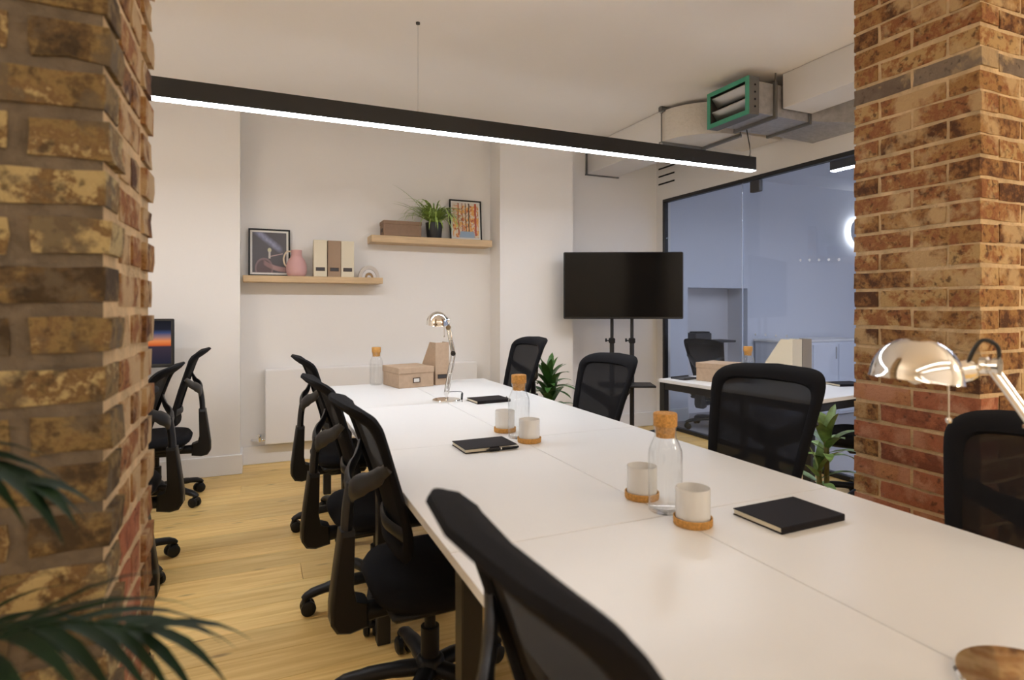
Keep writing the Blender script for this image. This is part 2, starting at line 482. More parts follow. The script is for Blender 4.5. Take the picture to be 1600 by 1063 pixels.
for yj in ys[1:-1]:
    MB().box((GX + .025, yj, GZ / 2), (.012, .005, GZ - 2 * FW)).build('pane_joint', M['frost'], gp, smooth=0)
MB().box((GX + .02, 3.856, GZ - FW - .055), (.045, .105, .10), ch=.004).build('door_patch_fitting', M['charcoal'], gp, smooth=0)
for i in range(5):
    MB().lathe([(0, 0), (.011, 0), (.011, .001), (0, .001)], 16, T=TR(GX + .019, 3.40 - i * .085, 1.655 - i * .005) @ RY(-PI / 2)).build('frosted_dot', M['frost'], gp, smooth=0)
for i in range(4):
    MB().lathe([(0, 0), (.011, 0), (.011, .001), (0, .001)], 16, T=TR(GX + .019, 3.862 - i * .11, 1.04) @ RY(-PI / 2)).build('frosted_dot', M['frost'], gp, smooth=0)

# ------------------------------------------------------------------ meeting room behind the glass
MY, MX1, MC = 5.30, 7.9, 2.80
struct('floor_meeting', MB().box(((GX + MX1) / 2 + .05, (.4 + MY + .5) / 2, -.03), (MX1 - GX, MY + .1, .06)), M['carpet'])
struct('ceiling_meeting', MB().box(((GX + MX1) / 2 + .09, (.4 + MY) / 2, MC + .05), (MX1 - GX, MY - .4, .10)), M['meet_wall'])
NX0, NX1, NZ = 4.47, 5.36, 1.50
mw = MB()
mw.box(((GX + .10 + NX0) / 2, MY + .06, MC / 2), (NX0 - GX - .10, .12, MC))
mw.box(((NX1 + MX1) / 2, MY + .06, MC / 2), (MX1 - NX1, .12, MC))
mw.box(((NX0 + NX1) / 2, MY + .06, (NZ + MC) / 2), (NX1 - NX0, .12, MC - NZ))
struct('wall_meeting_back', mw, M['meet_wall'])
nb_ = MB()
nb_.box(((NX0 + NX1) / 2, MY + .34, NZ / 2), (NX1 - NX0 + .08, .04, NZ))
nb_.box((NX0 - .02, MY + .22, NZ / 2), (.04, .20, NZ))
nb_.box((NX1 + .02, MY + .22, NZ / 2), (.04, .20, NZ))
nb_.box(((NX0 + NX1) / 2, MY + .24, NZ + .02), (NX1 - NX0 + .08, .24, .04))
struct('wall_meeting_niche', nb_, M['meet_grey'], label='grey niche in the meeting room wall')
struct('wall_meeting_side', MB().box((MX1 + .06, (.4 + MY) / 2, MC / 2), (.12, MY - .4, MC)), M['meet_wall'])
struct('wall_meeting_front', MB().box(((GX + MX1) / 2, .34, MC / 2), (MX1 - GX, .12, MC)), M['meet_wall'])
struct('baseboard_meeting', MB().box(((GX + .1 + NX0) / 2, MY - .008, .07), (NX0 - GX - .1, .016, .14)).box(((NX1 + MX1) / 2, MY - .008, .07), (MX1 - NX1, .016, .14)), M['skirt'])

# ------------------------------------------------------------------ brick pillars
M['brick_grey'] = brick_mat('grey_stone_brick', [(0, (.17, .125, .095)), (.5, (.23, .18, .14)), (1, (.29, .23, .17))], (.50, .36, .20), .08, (.08, .06, .045))
brick_cache = {}
def brick_mesh(L, h, style, k):
    key = (round(L, 3), round(h, 3), style, k)
    if key not in brick_cache:
        r = random.Random(hash((key[0], key[1], k)) & 0xffff)
        rough = 1.0 if style == 'brick_front' else .55
        nx = 4 if L > .17 else 2
        vs = []; idx = {}
        for i in range(nx + 1):
            for k2 in range(3):
                edge = 1 if (i in (0, nx) or k2 in (0, 2)) else 0
                x = -L / 2 + L * i / nx + r.uniform(-1, 1) * (.0035 * rough if i in (0, nx) else .012)
                z = -h / 2 + h * k2 / 2 + r.uniform(-1, 1) * (.0035 * rough if k2 != 1 else .008)
                yy = -.05 + (.0032 * rough + .0008) * edge * r.uniform(.5, 1.5) + r.uniform(-1, 1) * .0016 * rough
                idx[(i, k2)] = len(vs); vs.append((x, yy, z))
        fs = [(idx[(i, q)], idx[(i + 1, q)], idx[(i + 1, q + 1)], idx[(i, q + 1)]) for i in range(nx) for q in range(2)]
        rim = [(i, 0) for i in range(nx)] + [(nx, 0), (nx, 1)] + [(i, 2) for i in range(nx, 0, -1)] + [(0, 2), (0, 1)]
        b0 = len(vs)
        for (i, q) in rim:
            p = vs[idx[(i, q)]]; vs.append((p[0], .05, p[2]))
        n_ = len(rim)
        for t_ in range(n_):
            u_ = (t_ + 1) % n_
            fs.append((idx[rim[u_]], idx[rim[t_]], b0 + t_, b0 + u_))
        fs.append(tuple(b0 + t_ for t_ in range(n_ - 1, -1, -1)))
        brick_cache[key] = MB().add(vs, fs).mesh('brick', M[style], 38)
    return brick_cache[key]
def pillar(name, label, x0, x1, y0, y1, styler, joint, mortars, seed, front_bond=False):
    rng = random.Random(seed)
    root = thing(name, label, 'pillar', ((x0 + x1) / 2, (y0 + y1) / 2, 0))
    ox, oy = (x0 + x1) / 2, (y0 + y1) / 2
    (i_front, i_side) = (mortars[0][1], mortars[1][1])
    core = MB().box((0, 0, CEIL / 2), (x1 - x0 - 2 * i_side, y1 - y0 - 2 * i_front, CEIL))
    o = core.build('mortar', [M[mortars[0][0]], M[mortars[1][0]]], root, smooth=0)
    for p in o.data.polygons:
        p.material_index = 1 if abs(p.normal.x) > .5 else 0
    C = .075; n = int(CEIL / C)
    h = C - joint
    for c in range(n):
        z = C * (c + .5)
        for face in ('-x', '+x', '-y', '+y'):
            along = (y1 - y0) if face[1] == 'x' else (x1 - x0)
            full = (c % 2 == 0) == (face[1] == 'x')
            if front_bond:
                if face[1] == 'y':
                    L = (along - joint) / 2
                    cells = [(-(L + joint) / 2, L), ((L + joint) / 2, L)] if c % 2 else [(0, L)] + [(s_ * (.75 * L + joint), .5 * L - joint / 2) for s_ in (-1, 1)]
                else:
                    L = along - .2 - 2 * joint
                    cells = [(0, L)] if c % 2 else [(-(L + joint) / 4, (L - joint) / 2), ((L + joint) / 4, (L - joint) / 2)]
            elif full:
                L = (along - joint) / 2
                cells = [(-(L + joint) / 2, L), ((L + joint) / 2, L)]
            else:
                L = along - .2 - 2 * joint
                cells = [(0, L)] if L < .33 else [(-(L + joint) / 4, (L - joint) / 2), ((L + joint) / 4, (L - joint) / 2)]
            for t, L in cells:
                me = brick_mesh(L, h, styler(face, c, z, rng), rng.randrange(6))
                d = rng.uniform(-.0015, .0015)
                dz = rng.uniform(-.003, .003)
                if face == '-x':
                    loc, rz = (x0 - ox + .05 - d, t, z + dz), -PI / 2
                elif face == '+x':
                    loc, rz = (x1 - ox - .05 + d, t, z + dz), PI / 2
                elif face == '-y':
                    loc, rz = (t, y0 - oy + .05 - d, z + dz), 0
                else:
                    loc, rz = (t, y1 - oy - .05 + d, z + dz), PI
                link('brick', me, root, loc, (0, rng.uniform(-.006, .006), rz))
    return root
def style_right(face, c, z, r):
    if 28 <= c <= 28:
        return 'brick_grey'
    if face == '-x' and z < .95 and r.random() < .9:
        return 'brick_red'
    return 'brick'
def style_left(face, c, z, r):
    if face == '-y':
        return 'brick_front'
    if face == '+x' and z < .93 and r.random() < .92:
        return 'brick_red'
    return 'brick_tan'
pillar('brick_pillar', 'tan brick pillar on the right, behind the chrome lamp', 2.261, 2.745, 1.198, 1.663, style_right, .013, (('mortar_tan', .0055), ('mortar_tan', .0055)), 11)
pillar('brick_pillar', 'rough brick pillar with dark mortar at the left edge, behind the palm', -.68, -.213, 1.08, 1.508, style_left, .020, (('mortar_grey', .008), ('mortar_tan', .0055)), 23, True)

# ------------------------------------------------------------------ office chair (faces local +x)
def back_x(z):
    pts = [(.48, -.132), (.55, -.124), (.63, -.136), (.71, -.160), (.80, -.190), (.88, -.218), (.94, -.240), (.965, -.256), (.985, -.276), (1.0, -.300), (1.012, -.322), (1.03, -.355)]
    if z <= pts[0][0]:
        return pts[0][1]
    for (a, xa), (b, xb) in zip(pts, pts[1:]):
        if z <= b:
            return xa + (xb - xa) * (z - a) / (b - a)
    return pts[-1][1]
def back_pt(q, r, off=0.0):
    """point on the back shell: q angle round the outline, r 0 centre .. 1 rim"""
    n = 8.0
    cs, sn = math.cos(q), math.sin(q)
    yy = math.copysign(abs(cs) ** (2 / n), cs); zz = math.copysign(abs(sn) ** (2 / n), sn)
    z = .752 + .240 * zz * r + (.016 * (1 - (yy * r) ** 2) if zz > 0 else 0) * abs(zz * r)
    hw = .172 + (.232 - .172) * min(1, max(0, (z - .52) / .42))
    y_ = hw * yy * r
    x = back_x(z) + .026 * (y_ / .23) ** 2
    return Vector((x + off, y_, z))
def make_chair(label):
    t = thing('office_chair', label, 'chair')
    def part(name, mb, m, lift=True, smooth=50, parent=None, rot=(0, 0, 0)):
        o = mb.build(name, M[m], parent or t, rot=rot, smooth=smooth)
        if lift and parent is None:
            o['lift'] = 1
        return o
    # seat cushion and pan
    mb = MB(); rings = [(0, .452), (.55, .452), (.82, .450), (.94, .443), (1.0, .424), (.985, .405), (.93, .394), (0, .394)]
    n = 32; vs = []; fs = []
    for r, z in rings[1:-1]:
        for j in range(n):
            q = 2 * PI * j / n; cs, sn = math.cos(q), math.sin(q)
            x = .235 * math.copysign(abs(cs) ** .55, cs) * r + .03; yy = .235 * math.copysign(abs(sn) ** .55, sn) * r
            dzz = -.022 * max(0, (x - .10) / .16) ** 2 + .010 * (yy / .235) ** 2 * (1 if z > .43 else 0)
            vs.append((x, yy, z + dzz))
    k = len(rings) - 2
    fs = [(i * n + j, i * n + (j + 1) % n, (i + 1) * n + (j + 1) % n, (i + 1) * n + j) for i in range(k - 1) for j in range(n)]
    fs = [f[::-1] for f in fs]
    fs.append(tuple(range(n))); fs.append(tuple((k - 1) * n + j for j in range(n - 1, -1, -1)))
    part('seat', mb.add(vs, fs), 'black_fabric', smooth=60)
    pan = MB().box((.02, 0, .380), (.38, .38, .028), ch=.012)
    part('seat_pan', pan, 'black_plastic')
    part('tilt_mechanism', MB().box((-.01, 0, .338), (.22, .12, .06), ch=.014).tube([(.02, .06, .345), (.02, .20, .345), (.02, .235, .34)], [.006, .006, .011], 8), 'black_plastic')
    # back: frame rim and mesh panel
    n = 56; vs = []; fs = []; cs_n = 8
    for j in range(n):
        q = 2 * PI * j / n
        top = max(0, math.sin(q)) ** 2
        r_out, r_in = 1.0, .800 - .030 * top
        th = .014 + .015 * top
        for k in range(cs_n):
            a = 2 * PI * k / cs_n
            r = (r_out + r_in) / 2 + (r_out - r_in) / 2 * math.cos(a)
            vs.append(back_pt(q, r, th * math.sin(a)))
    fs = [(j * cs_n + k, j * cs_n + (k + 1) % cs_n, ((j + 1) % n) * cs_n + (k + 1) % cs_n, ((j + 1) % n) * cs_n + k) for j in range(n) for k in range(cs_n)]
    part('back_frame', MB().add(vs, [f[::-1] for f in fs]), 'black_fabric', smooth=60)
    vs = []; fs = []; rr = [.83, .68, .48, .25]
    for off in (.002, -.002):
        base = len(vs)
        for r in rr:
            vs += [back_pt(2 * PI * j / n, r, off) for j in range(n)]
        vs.append(back_pt(0, 0, off))
        c = len(vs) - 1
        loc_f = [(base + i * n + j, base + i * n + (j + 1) % n, base + (i + 1) * n + (j + 1) % n, base + (i + 1) * n + j) for i in range(3) for j in range(n)]
        loc_f += [(base + 3 * n + j, base + 3 * n + (j + 1) % n, c) for j in range(n)]
        if off > 0:
            loc_f = [f for f in loc_f]
        else:
            loc_f = [f[::-1] for f in loc_f]
        fs += loc_f
    part('mesh_panel', MB().add(vs[:len(vs) // 2], fs[:len(fs) // 2]), 'chair_mesh', smooth=60)
    # J-shaped spine behind the back with its sleeve and the two arms that hold the frame
    boot = [(-.205, .372), (-.240, .384), (-.250, .425), (-.246, .60), (-.288, .60), (-.306, .47), (-.318, .375), (-.318, .325), (-.300, .296), (-.262, .288), (-.205, .298)]
    cxb = sum(p[0] for p in boot) / len(boot); czb = sum(p[1] for p in boot) / len(boot)
    vs = []; nb = len(boot)
    for yv, sc_ in ((-.040, .86), (-.030, 1), (.030, 1), (.040, .86)):
        vs += [(cxb + (x - cxb) * sc_, yv, czb + (z - czb) * (sc_ * .5 + .5)) for x, z in boot]
    fs = [(k * nb + q, k * nb + (q + 1) % nb, (k + 1) * nb + (q + 1) % nb, (k + 1) * nb + q) for k in range(3) for q in range(nb)]
    fs += [tuple(range(nb - 1, -1, -1)), tuple(3 * nb + q for q in range(nb))]
    part('spine_boot', MB().add(vs, fs), 'black_plastic', smooth=35)
    part('spine_link', MB().tube([(-.03, 0, .338), (-.12, 0, .335), (-.225, 0, .335)], [.028, .026, .030], 12, flat=(1.0, 1.2)), 'black_plastic')
    part('spine_post', MB().tube(lerp_pts([(-.269, 0, .56), (-.264, 0, .66), (-.252, 0, .74)], 4), .019, 10, flat=(1.5, .9)), 'grey_plastic')
    for s in (-1, 1):
        e = Vector((back_x(.83) + .020 - .004, s * .205, .83))
        part('back_bracket', MB().tube(lerp_pts([(-.254, s * .012, .715), (-.250, s * .07, .745), (-.208, s * .145, .785), tuple(e)], 5), [.023] * 8 + [.019] * 4 + [.014] * 4, 10, flat=(1.5, .55)), 'grey_plastic')
    part('lumbar_bar', MB().tube(lerp_pts([(back_x(.60) - .004 + .02, -.17, .60), (back_x(.60) - .014, 0, .60), (back_x(.60) - .004 + .02, .17, .60)], 8), .013, 8, flat=(1.6, .7)), 'black_plastic')
    # gas column, five-star base, casters
    part('gas_column', MB().lathe([(0, .08), (.030, .08), (.030, .24), (.018, .24), (.018, .36), (0, .36)], 18), 'black_plastic', lift=False)
    part('base_hub', MB().lathe([(0, .065), (.042, .065), (.050, .09), (.046, .135), (.034, .145), (0, .145)], 20), 'black_plastic', lift=False)
    leg_me = MB().tube(lerp_pts([(.03, 0, .108), (.12, 0, .106), (.22, 0, .096), (.285, 0, .082), (.305, 0, .066)], 4), [.032] * 4 + [.029] * 4 + [.025] * 4 + [.021] * 5, 10, flat=(.72, 1.0)).mesh('leg', M['black_plastic'], 50)
    cm = MB()
    for s in (-1, 1):
        cm.lathe([(0, -.012), (.022, -.012), (.0300, -.007), (.0300, .007), (.022, .012), (0, .012)], 20, T=TR(.290, s * .0175, .0306) @ RX(PI / 2))
    cm.tube([(.305, 0, .075), (.305, 0, .040)], .0085, 8)
    cm.box((.296, 0, .050), (.040, .040, .026), ch=.008)
    cas = cm.mesh('caster', M['black_plastic'], 50)
    for k in range(5):
        leg = link('leg', leg_me, t, (0, 0, 0), (0, 0, 2 * PI * k / 5))
        link('caster', cas, leg)
    remember(t)
    return t
G_L = 'chairs along the left side of the long table'
G_R = 'chairs along the right side of the long table'
G_S = 'chairs at the desk behind the left pillar'
chair0 = make_chair('black mesh office chair nearest the camera, left side of the long table')
chair0['group'] = G_L
def put(root, x, y, deg):
    root.location = (x, y, 0); root.rotation_euler = (0, 0, math.radians(deg))
def chair(x, y, deg, label, group, dz=0.0, base=0.0):
    c = dup(chair0, (x, y, 0), math.radians(deg), label, group, dz)
    if base:
        for o in COL.objects:
            if o.parent == c and o.name.startswith('leg'):
                o.rotation_euler.z += math.radians(base)
    return c
chair(.520, 1.87, 2, 'black mesh office chair second from the camera on the left side', G_L, .0, 20)
chair(.485, 2.60, 3, 'black mesh office chair third from the camera on the left side', G_L, -.01, 36)
chair(.495, 3.58, 3, 'black mesh office chair at the far left end of the long table', G_L, .0, 36)
chair(1.578, .766, 188, 'black mesh office chair in front of the right brick pillar', G_R, .0)
chair(1.585, 1.635, 194, 'large black mesh chair back in front of the small white table', G_R, .05, 10)
chair(1.595, 2.79, 190, 'black mesh office chair in front of the black screen stand', G_R, .01)
chair(1.555, 3.79, 184, 'black mesh office chair at the far right end of the long table', G_R, .06)
chair(-.60, 4.43, 180, 'black office chair nearest the wall at the left desk', G_S, .0)
chair(-.645, 3.31, 176, 'black office chair in the middle of the left desk row', G_S, .0)
chair(-.62, 2.28, 180, 'black office chair half hidden by the left brick pillar', G_S, .0)
chair(3.62, 2.58, 122, 'black office chair at the small white table, half behind the right pillar', 'chairs round the small table and beyond the glass', .02)
chair(4.42, 4.82, 16, 'black office chair seen through the glass partition', 'chairs round the small table and beyond the glass', -.05)
put(chair0, .502, .605, 1)
for c in [o for o in COL.objects if o.parent == chair0 and o.get('lift')]:
    c.location.z += .04

# ------------------------------------------------------------------ long bench table
TX0, TXC, TX1 = .397, 1.0005, 1.604
TY = [.269, 1.263, 2.257, 3.251, 4.245]
TZ = .73
bench = thing('bench_table', 'long white bench table of eight desktops on black legs', 'table', (TXC, TY[0], 0))
bp_ = lambda x, y, z: (x - TXC, y - TY[0], z)
for i in range(4):
    for (xa, xb) in ((TX0, TXC), (TXC, TX1)):
        MB().box(bp_((xa + xb) / 2, (TY[i] + TY[i + 1]) / 2, TZ - .0125), (xb - xa - .003, TY[i + 1] - TY[i] - .003, .025), ch=.0015).build('desktop', M['white_top'], bench, smooth=0)
for yy in TY:
    y_ = min(max(yy, TY[0] + .04), TY[-1] - .04)
    for x in (TX0 + .045, TX1 - .045):
        MB().box(bp_(x, y_, (TZ - .026) / 2), (.05, .05, TZ - .026), ch=.003).build('leg', M['black_metal'], bench, smooth=0)
    MB().box(bp_(TXC, y_, TZ - .05), (TX1 - TX0 - .14, .045, .045), ch=.003).build('cross_rail', M['black_metal'], bench, smooth=0)
for x in (TX0 + .09, TXC, TX1 - .09):
    MB().box(bp_(x, (TY[0] + TY[-1]) / 2, TZ - .048), (.03, TY[-1] - TY[0] - .10, .04), ch=.003).build('long_rail', M['black_metal'], bench, smooth=0)

# small white table by the glass
A2 = math.radians(7.0)
t2 = thing('white_table', 'small white table with black legs beside the glass partition', 'table', (2.825, 3.685, 0), A2)
T2W, T2L = .985, 1.235     # local x to the glass, local -y towards the camera
MB().box((T2W / 2, -T2L / 2, TZ - .0125), (T2W, T2L, .025), ch=.0015).build('desktop', M['white_top'], t2, smooth=0)
for x in (.03, T2W - .03):
    for y_ in (-.03, -T2L + .03):
        MB().box((x, y_, (TZ - .026) / 2), (.05, .05, TZ - .026), ch=.003).build('leg', M['black_metal'], t2, smooth=0)
for y_ in (-.03, -T2L + .03):
    MB().box((T2W / 2, y_, TZ - .052), (T2W - .11, .045, .05), ch=.003).build('cross_rail', M['black_metal'], t2, smooth=0)
    MB().box((T2W / 2, y_, .02), (T2W - .11, .045, .035), ch=.003).build('floor_rail', M['black_metal'], t2, smooth=0)
for x in (.03, T2W - .03):
    MB().box((x, -T2L / 2, TZ - .052), (.045, T2L - .11, .05), ch=.003).build('side_rail', M['black_metal'], t2, smooth=0)
def on_t2(x, y_, z=TZ):
    p = Matrix.Translation((2.825, 3.685, 0)) @ RZ(A2) @ Vector((x, y_, z))
    return (p.x, p.y, p.z)

# desk behind the left pillar with its monitor
d3 = thing('side_desk', 'white desk mostly hidden behind the left brick pillar', 'desk', (-.74, 3.3, 0))
for yy in (-1.4, -.4, .6):
    MB().box((-.40, yy + .5, TZ - .0125), (.80, .997, .025), ch=.0015).build('desktop', M['white_top'], d3, smooth=0)
for x in (-.05, -.75):
    for y_ in (-1.34, .1, 1.54):
        MB().box((x, y_, (TZ - .026) / 2), (.05, .05, TZ - .026), ch=.003).build('leg', M['black_metal'], d3, smooth=0)
mon = thing('monitor', 'black monitor with a sunset picture at the end of the left desk', 'monitor', (-.80, 4.70, TZ + .001), math.radians(-4))
MB().box((0, 0, .30), (.55, .028, .335), ch=.006).build('housing', M['bezel'], mon, smooth=0)
scr = bpy.data.materials.new('sunset_screen')
nt, N, L = nodes_of(scr); N.remove(N['Principled BSDF'])
tc = N.new('ShaderNodeTexCoord'); sx = N.new('ShaderNodeSeparateXYZ'); L.new(tc.outputs['Generated'], sx.inputs[0])
cr = N.new('ShaderNodeValToRGB'); L.new(sx.outputs[2], cr.inputs[0])
stops = [(0, (.02, .02, .035)), (.40, (.05, .035, .05)), (.44, (.60, .12, .03)), (.53, (.75, .24, .08)), (.62, (.30, .17, .16)), (.72, (.05, .07, .16)), (.80, (.02, .02, .03)), (1, (.015, .015, .02))]
els = cr.color_ramp.elements
while len(els) < len(stops): els.new(.5)
for i, (p, c) in enumerate(stops): els[i].position = p; els[i].color = (*c, 1)
em = N.new('ShaderNodeEmission'); em.inputs[1].default_value = .9; L.new(cr.outputs[0], em.inputs[0]); L.new(em.outputs[0], N['Material Output'].inputs[0])
MB().box((0, -.0145, .305), (.515, .002, .295)).build('screen', scr, mon, smooth=0)
MB().tube([(0, .02, .30), (0, .055, .16), (0, .05, .012)], .018, 10).build('stand', M['black_metal'], mon)
MB().box((0, .03, .006), (.24, .18, .012), ch=.003).build('foot', M['black_metal'], mon, smooth=0)

# ------------------------------------------------------------------ linear pendant lights
def pendant(label, x0, x1, y_, zb, glow, cables, group=None, rz=0.0):
    t = thing('linear_pendant', label, 'light', (x0, y_, zb), rz, group)
    L_ = x1 - x0
    MB().box((L_ / 2, 0, .057), (L_, .062, .098), ch=.002).build('housing', M['black_metal'], t, smooth=0)
    MB().box((L_ / 2, 0, .0065), (L_ - .004, .056, .008), ch=.002).build('diffuser', M[glow], t, smooth=0)
    for x in cables:
        top_ = CEIL if glow != 'meet_glow' else MC
        c = MB().tube([(x - x0, 0, .106), (x - x0, 0, top_ - zb)], .0012, 6).build('cable', M['steel'], t)
        MB().lathe([(0, 0), (.008, 0), (.008, .012), (.003, .022), (0, .022)], 12, c=(x - x0, 0, .106)).build('ferrule', M['chrome'], c)
        MB().lathe([(0, -.012), (.012, -.010), (.012, 0), (0, 0)], 12, c=(x - x0, 0, top_ - zb)).build('ceiling_cap', M['charcoal'], c)
    return t
p1 = pendant('long black linear pendant light hanging across the far end of the table', -1.72, 3.425, 3.33, 2.295, 'bar_glow', (-1.69, .854, 3.395), 'linear pendant lights')
MB().tube(lerp_pts([(5.10, 0, .106), (5.125, .01, .16), (5.115, .03, .30), (5.12, .06, .42)], 5), .004, 6).build('power_cord', M['cable'], p1)
pendant('unseen black linear pendant added behind the camera for warm fill', -1.72, 3.30, -1.2, 2.60, 'warm_fill_glow', (-1.69, .854, 3.27), 'linear pendant lights')  # added out of view for warm ambient light
pendant('unseen black linear pendant added near the rear wall for warm fill', -1.72, 3.30, -2.3, 2.60, 'warm_fill_glow', (-1.69, .854, 3.27), 'linear pendant lights')  # second added fill, also out of view
for lab, x_, y_ in (('left', -2.1, 1.0), ('right', 3.2, -.6)):  # unseen globes added to brighten the ceiling and warm the room
    g_ = thing('fill_globe', 'added warm fill globe out of view on the %s' % lab, 'light', (x_, y_, 1.80), 0, 'added fill globes')
    MB().lathe([(0, -.16)] + [(.16 * math.cos(a), .16 * math.sin(a)) for a in [-1.3, -1.0, -.7, -.35, 0, .35, .7, 1.0, 1.25]] + [(.04, .155), (0, .155)], 28).build('globe', M['globe_fill_glow'], g_)
    MB().lathe([(0, .156), (.045, .156), (.045, .20), (.012, .22), (0, .22)], 18).build('cap', M['black_metal'], g_)
    MB().tube([(0, 0, .215), (0, 0, CEIL - 1.80 - .001)], .003, 6).build('cord', M['cable'], g_)
t = pendant('cool linear pendant light just beyond the glass partition', 4.62, 7.02, 3.60, 2.46, 'meet_glow', (4.75, 6.9), 'linear pendant lights', -PI / 2)
pendant('cool linear pendant light deeper inside the meeting room', 5.2, 7.6, 1.9, 2.46, 'meet_glow', (5.3, 7.5), 'linear pendant lights')
wl = thing('wall_light', 'round backlit wall light glowing in the meeting room', 'light', (7.24, MY - .001, 2.26))
MB().lathe([(0, 0), (.10, 0), (.10, .045), (.17, .05), (.17, .065), (0, .065)], 40, T=RX(PI / 2)).build('disc', M['meet_wall'], wl)
MB().lathe([(.101, .012), (.128, .012), (.128, .040), (.101, .040), (.101, .012)], 40, T=RX(PI / 2)).build('glow_ring', M['halo_glow'], wl)
# low pale cabinet, counter and small boxes seen through the glass
cb = thing('low_cabinet', 'low pale blue cabinet along the meeting room wall', 'cabinet', (5.44, 4.83, 0))
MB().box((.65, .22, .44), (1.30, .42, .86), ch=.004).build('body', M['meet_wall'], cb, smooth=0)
MB().box((.65, .22, .885), (1.34, .44, .025), ch=.003).build('top', M['skirt'], cb, smooth=0)
for i in range(3):
    d = MB().box((.225 + i * .425, .004, .44), (.41, .018, .80), ch=.003).build('door', M['meet_wall'], cb, smooth=0)
    MB().box((.39 + i * .425, -.012, .74), (.012, .014, .14), ch=.003).build('handle', M['steel'], d, smooth=0)
ct = thing('counter', 'dark counter shelf in the grey niche beyond the glass', 'shelf', (NX0, MY + .19, .86))
MB().box(((NX1 - NX0) / 2 - .05, 0, .01), (NX1 - NX0 - .12, .24, .025), ch=.003).build('board', M['charcoal'], ct, smooth=0)
for x in (.10, .65):
    MB().box((x, .03, -.06), (.02, .16, .12)).build('bracket', M['charcoal'], ct, smooth=0)
kb = thing('coffee_maker', 'small dark machine standing on the niche counter', 'machine', (4.78, MY + .18, .884))
MB().box((0, 0, .045), (.24, .18, .09), ch=.008).build('body', M['charcoal'], kb, smooth=0)
MB().box((0, -.02, .098), (.20, .12, .016), ch=.004).build('lid', M['black_plastic'], kb, smooth=0)

# ------------------------------------------------------------------ ducts under the ceiling
WB, DB = 2.66, 2.640
bd = thing('white_duct', 'white boxed duct under the ceiling along the back right corner', 'duct', (3.30, 4.6, 0))
MB().box((-.015, (3.97 + WALL) / 2 - 4.6, (DB + CEIL) / 2 - .002), (.36, WALL - 3.97 - .002, CEIL - DB - .002), ch=.004).build('casing', M['duct_white'], bd, smooth=0)
MB().box((-.015, WALL - 4.6 - .012, DB - .006), (.40, .02, .012)).build('end_flange', M['galv_dark'], bd, smooth=0)
MB().box((-.205, WALL - 4.6 - .012, (DB + CEIL) / 2 - .002), (.012, .02, CEIL - DB - .002)).build('end_flange', M['galv_dark'], bd, smooth=0)
be = thing('boxed_bulkhead', 'white bulkhead under the ceiling running behind the right pillar', 'bulkhead', (3.543, 1.0, 0))
MB().box((0, (BY + 3.04) / 2 - 1.0, (2.68 + CEIL) / 2 - .002), (.286, 3.04 - BY - .004, CEIL - 2.68 - .002), ch=.003).build('casing', M['duct_white'], be, smooth=0)
for y_ in (1.85, .4):
    MB().box((-.144, y_ - 1.0, (2.68 + CEIL) / 2), (.004, .02, CEIL - 2.69)).build('joint_cover', M['duct_white'], be, smooth=0)
el = thing('foil_duct_elbow', 'foil wrapped duct elbow turning into the wall behind the vent', 'duct', (3.5, 3.965, 0))
poly = [(0, 0)] + [(-.43 * math.cos(a * PI / 32), -.41 * math.sin(a * PI / 32)) for a in range(17)]
MB().prism(poly[::-1] if False else poly, DB + .006, CEIL - .03).build('elbow', M['foil'], el, smooth=40)
MB().box((.23, -.205, (DB + CEIL) / 2 - .02), (.462, .40, CEIL - DB - .07), ch=.004).build('straight_run', M['foil'], el, smooth=0)
MB().box((-.21, .0, DB - .006), (.47, .034, .022), ch=.002).build('support_angle', M['galv_dark'], el, smooth=0)
MB().box((.0, -.21, DB - .006), (.034, .44, .022), ch=.002).build('support_angle', M['galv_dark'], el, smooth=0)
for (x, y_) in ((-.445, -.02), (.0, -.43), (.02, .0)):
    MB().tube([(x, y_, DB - .02), (x, y_, CEIL - .001)], .005, 8).build('threaded_rod', M['galv_dark'], el)
    MB().lathe([(0, 0), (.011, 0), (.011, .012), (0, .012)], 6, c=(x, y_, DB - .022)).build('nut', M['galv'], el, smooth=0)
MB().box((-.30, -.03, CEIL - .022), (.34, .04, .036), ch=.003).build('strut_channel', M['galv_dark'], el, smooth=0)
MB().lathe([(0, 0), (.012, 0), (.012, .016), (0, .016)], 6, c=(-.445, -.02, CEIL - .05)).build('nut', M['galv'], el, smooth=0)

gv = thing('vent_duct', 'galvanised duct ending in a green sealed louvred grille', 'duct', (3.09, 3.24, 2.735))
gy, gz = .202, .132            # half opening of the grille frame
fr_ = MB()
MB().box((.045, 0, gz - .008), (.09, 2 * gy, .016), ch=.002).build('collar', M['galv_dark'], gv, smooth=0)
MB().box((.045, 0, -gz + .008), (.09, 2 * gy, .016), ch=.002).build('collar', M['galv_dark'], gv, smooth=0)
for s in (-1, 1):
    MB().box((.045, s * (gy - .008), 0), (.09, .016, 2 * gz - .03), ch=.002).build('collar', M['galv_dark'], gv, smooth=0)
    MB().box((-.004, s * (gy - .016), 0), (.010, .032, 2 * gz), ch=.002).build('green_seal', M['green'], gv, smooth=0)
    MB().box((-.004, 0, s * (gz - .016)), (.010, 2 * gy - .06, .032), ch=.002).build('green_seal', M['green'], gv, smooth=0)
for k in range(4):
    MB().lathe([(0, 0), (.007, 0), (.007, .003), (0, .003)], 10, T=TR(.05, -gy, -.075 + k * .05) @ RX(PI / 2)).build('bolt_hole', M['black_void'], gv, smooth=0)
MB().box((.088, 0, 0), (.006, 2 * gy - .03, 2 * gz - .03)).build('back_plate', M['black_void'], gv, smooth=0)
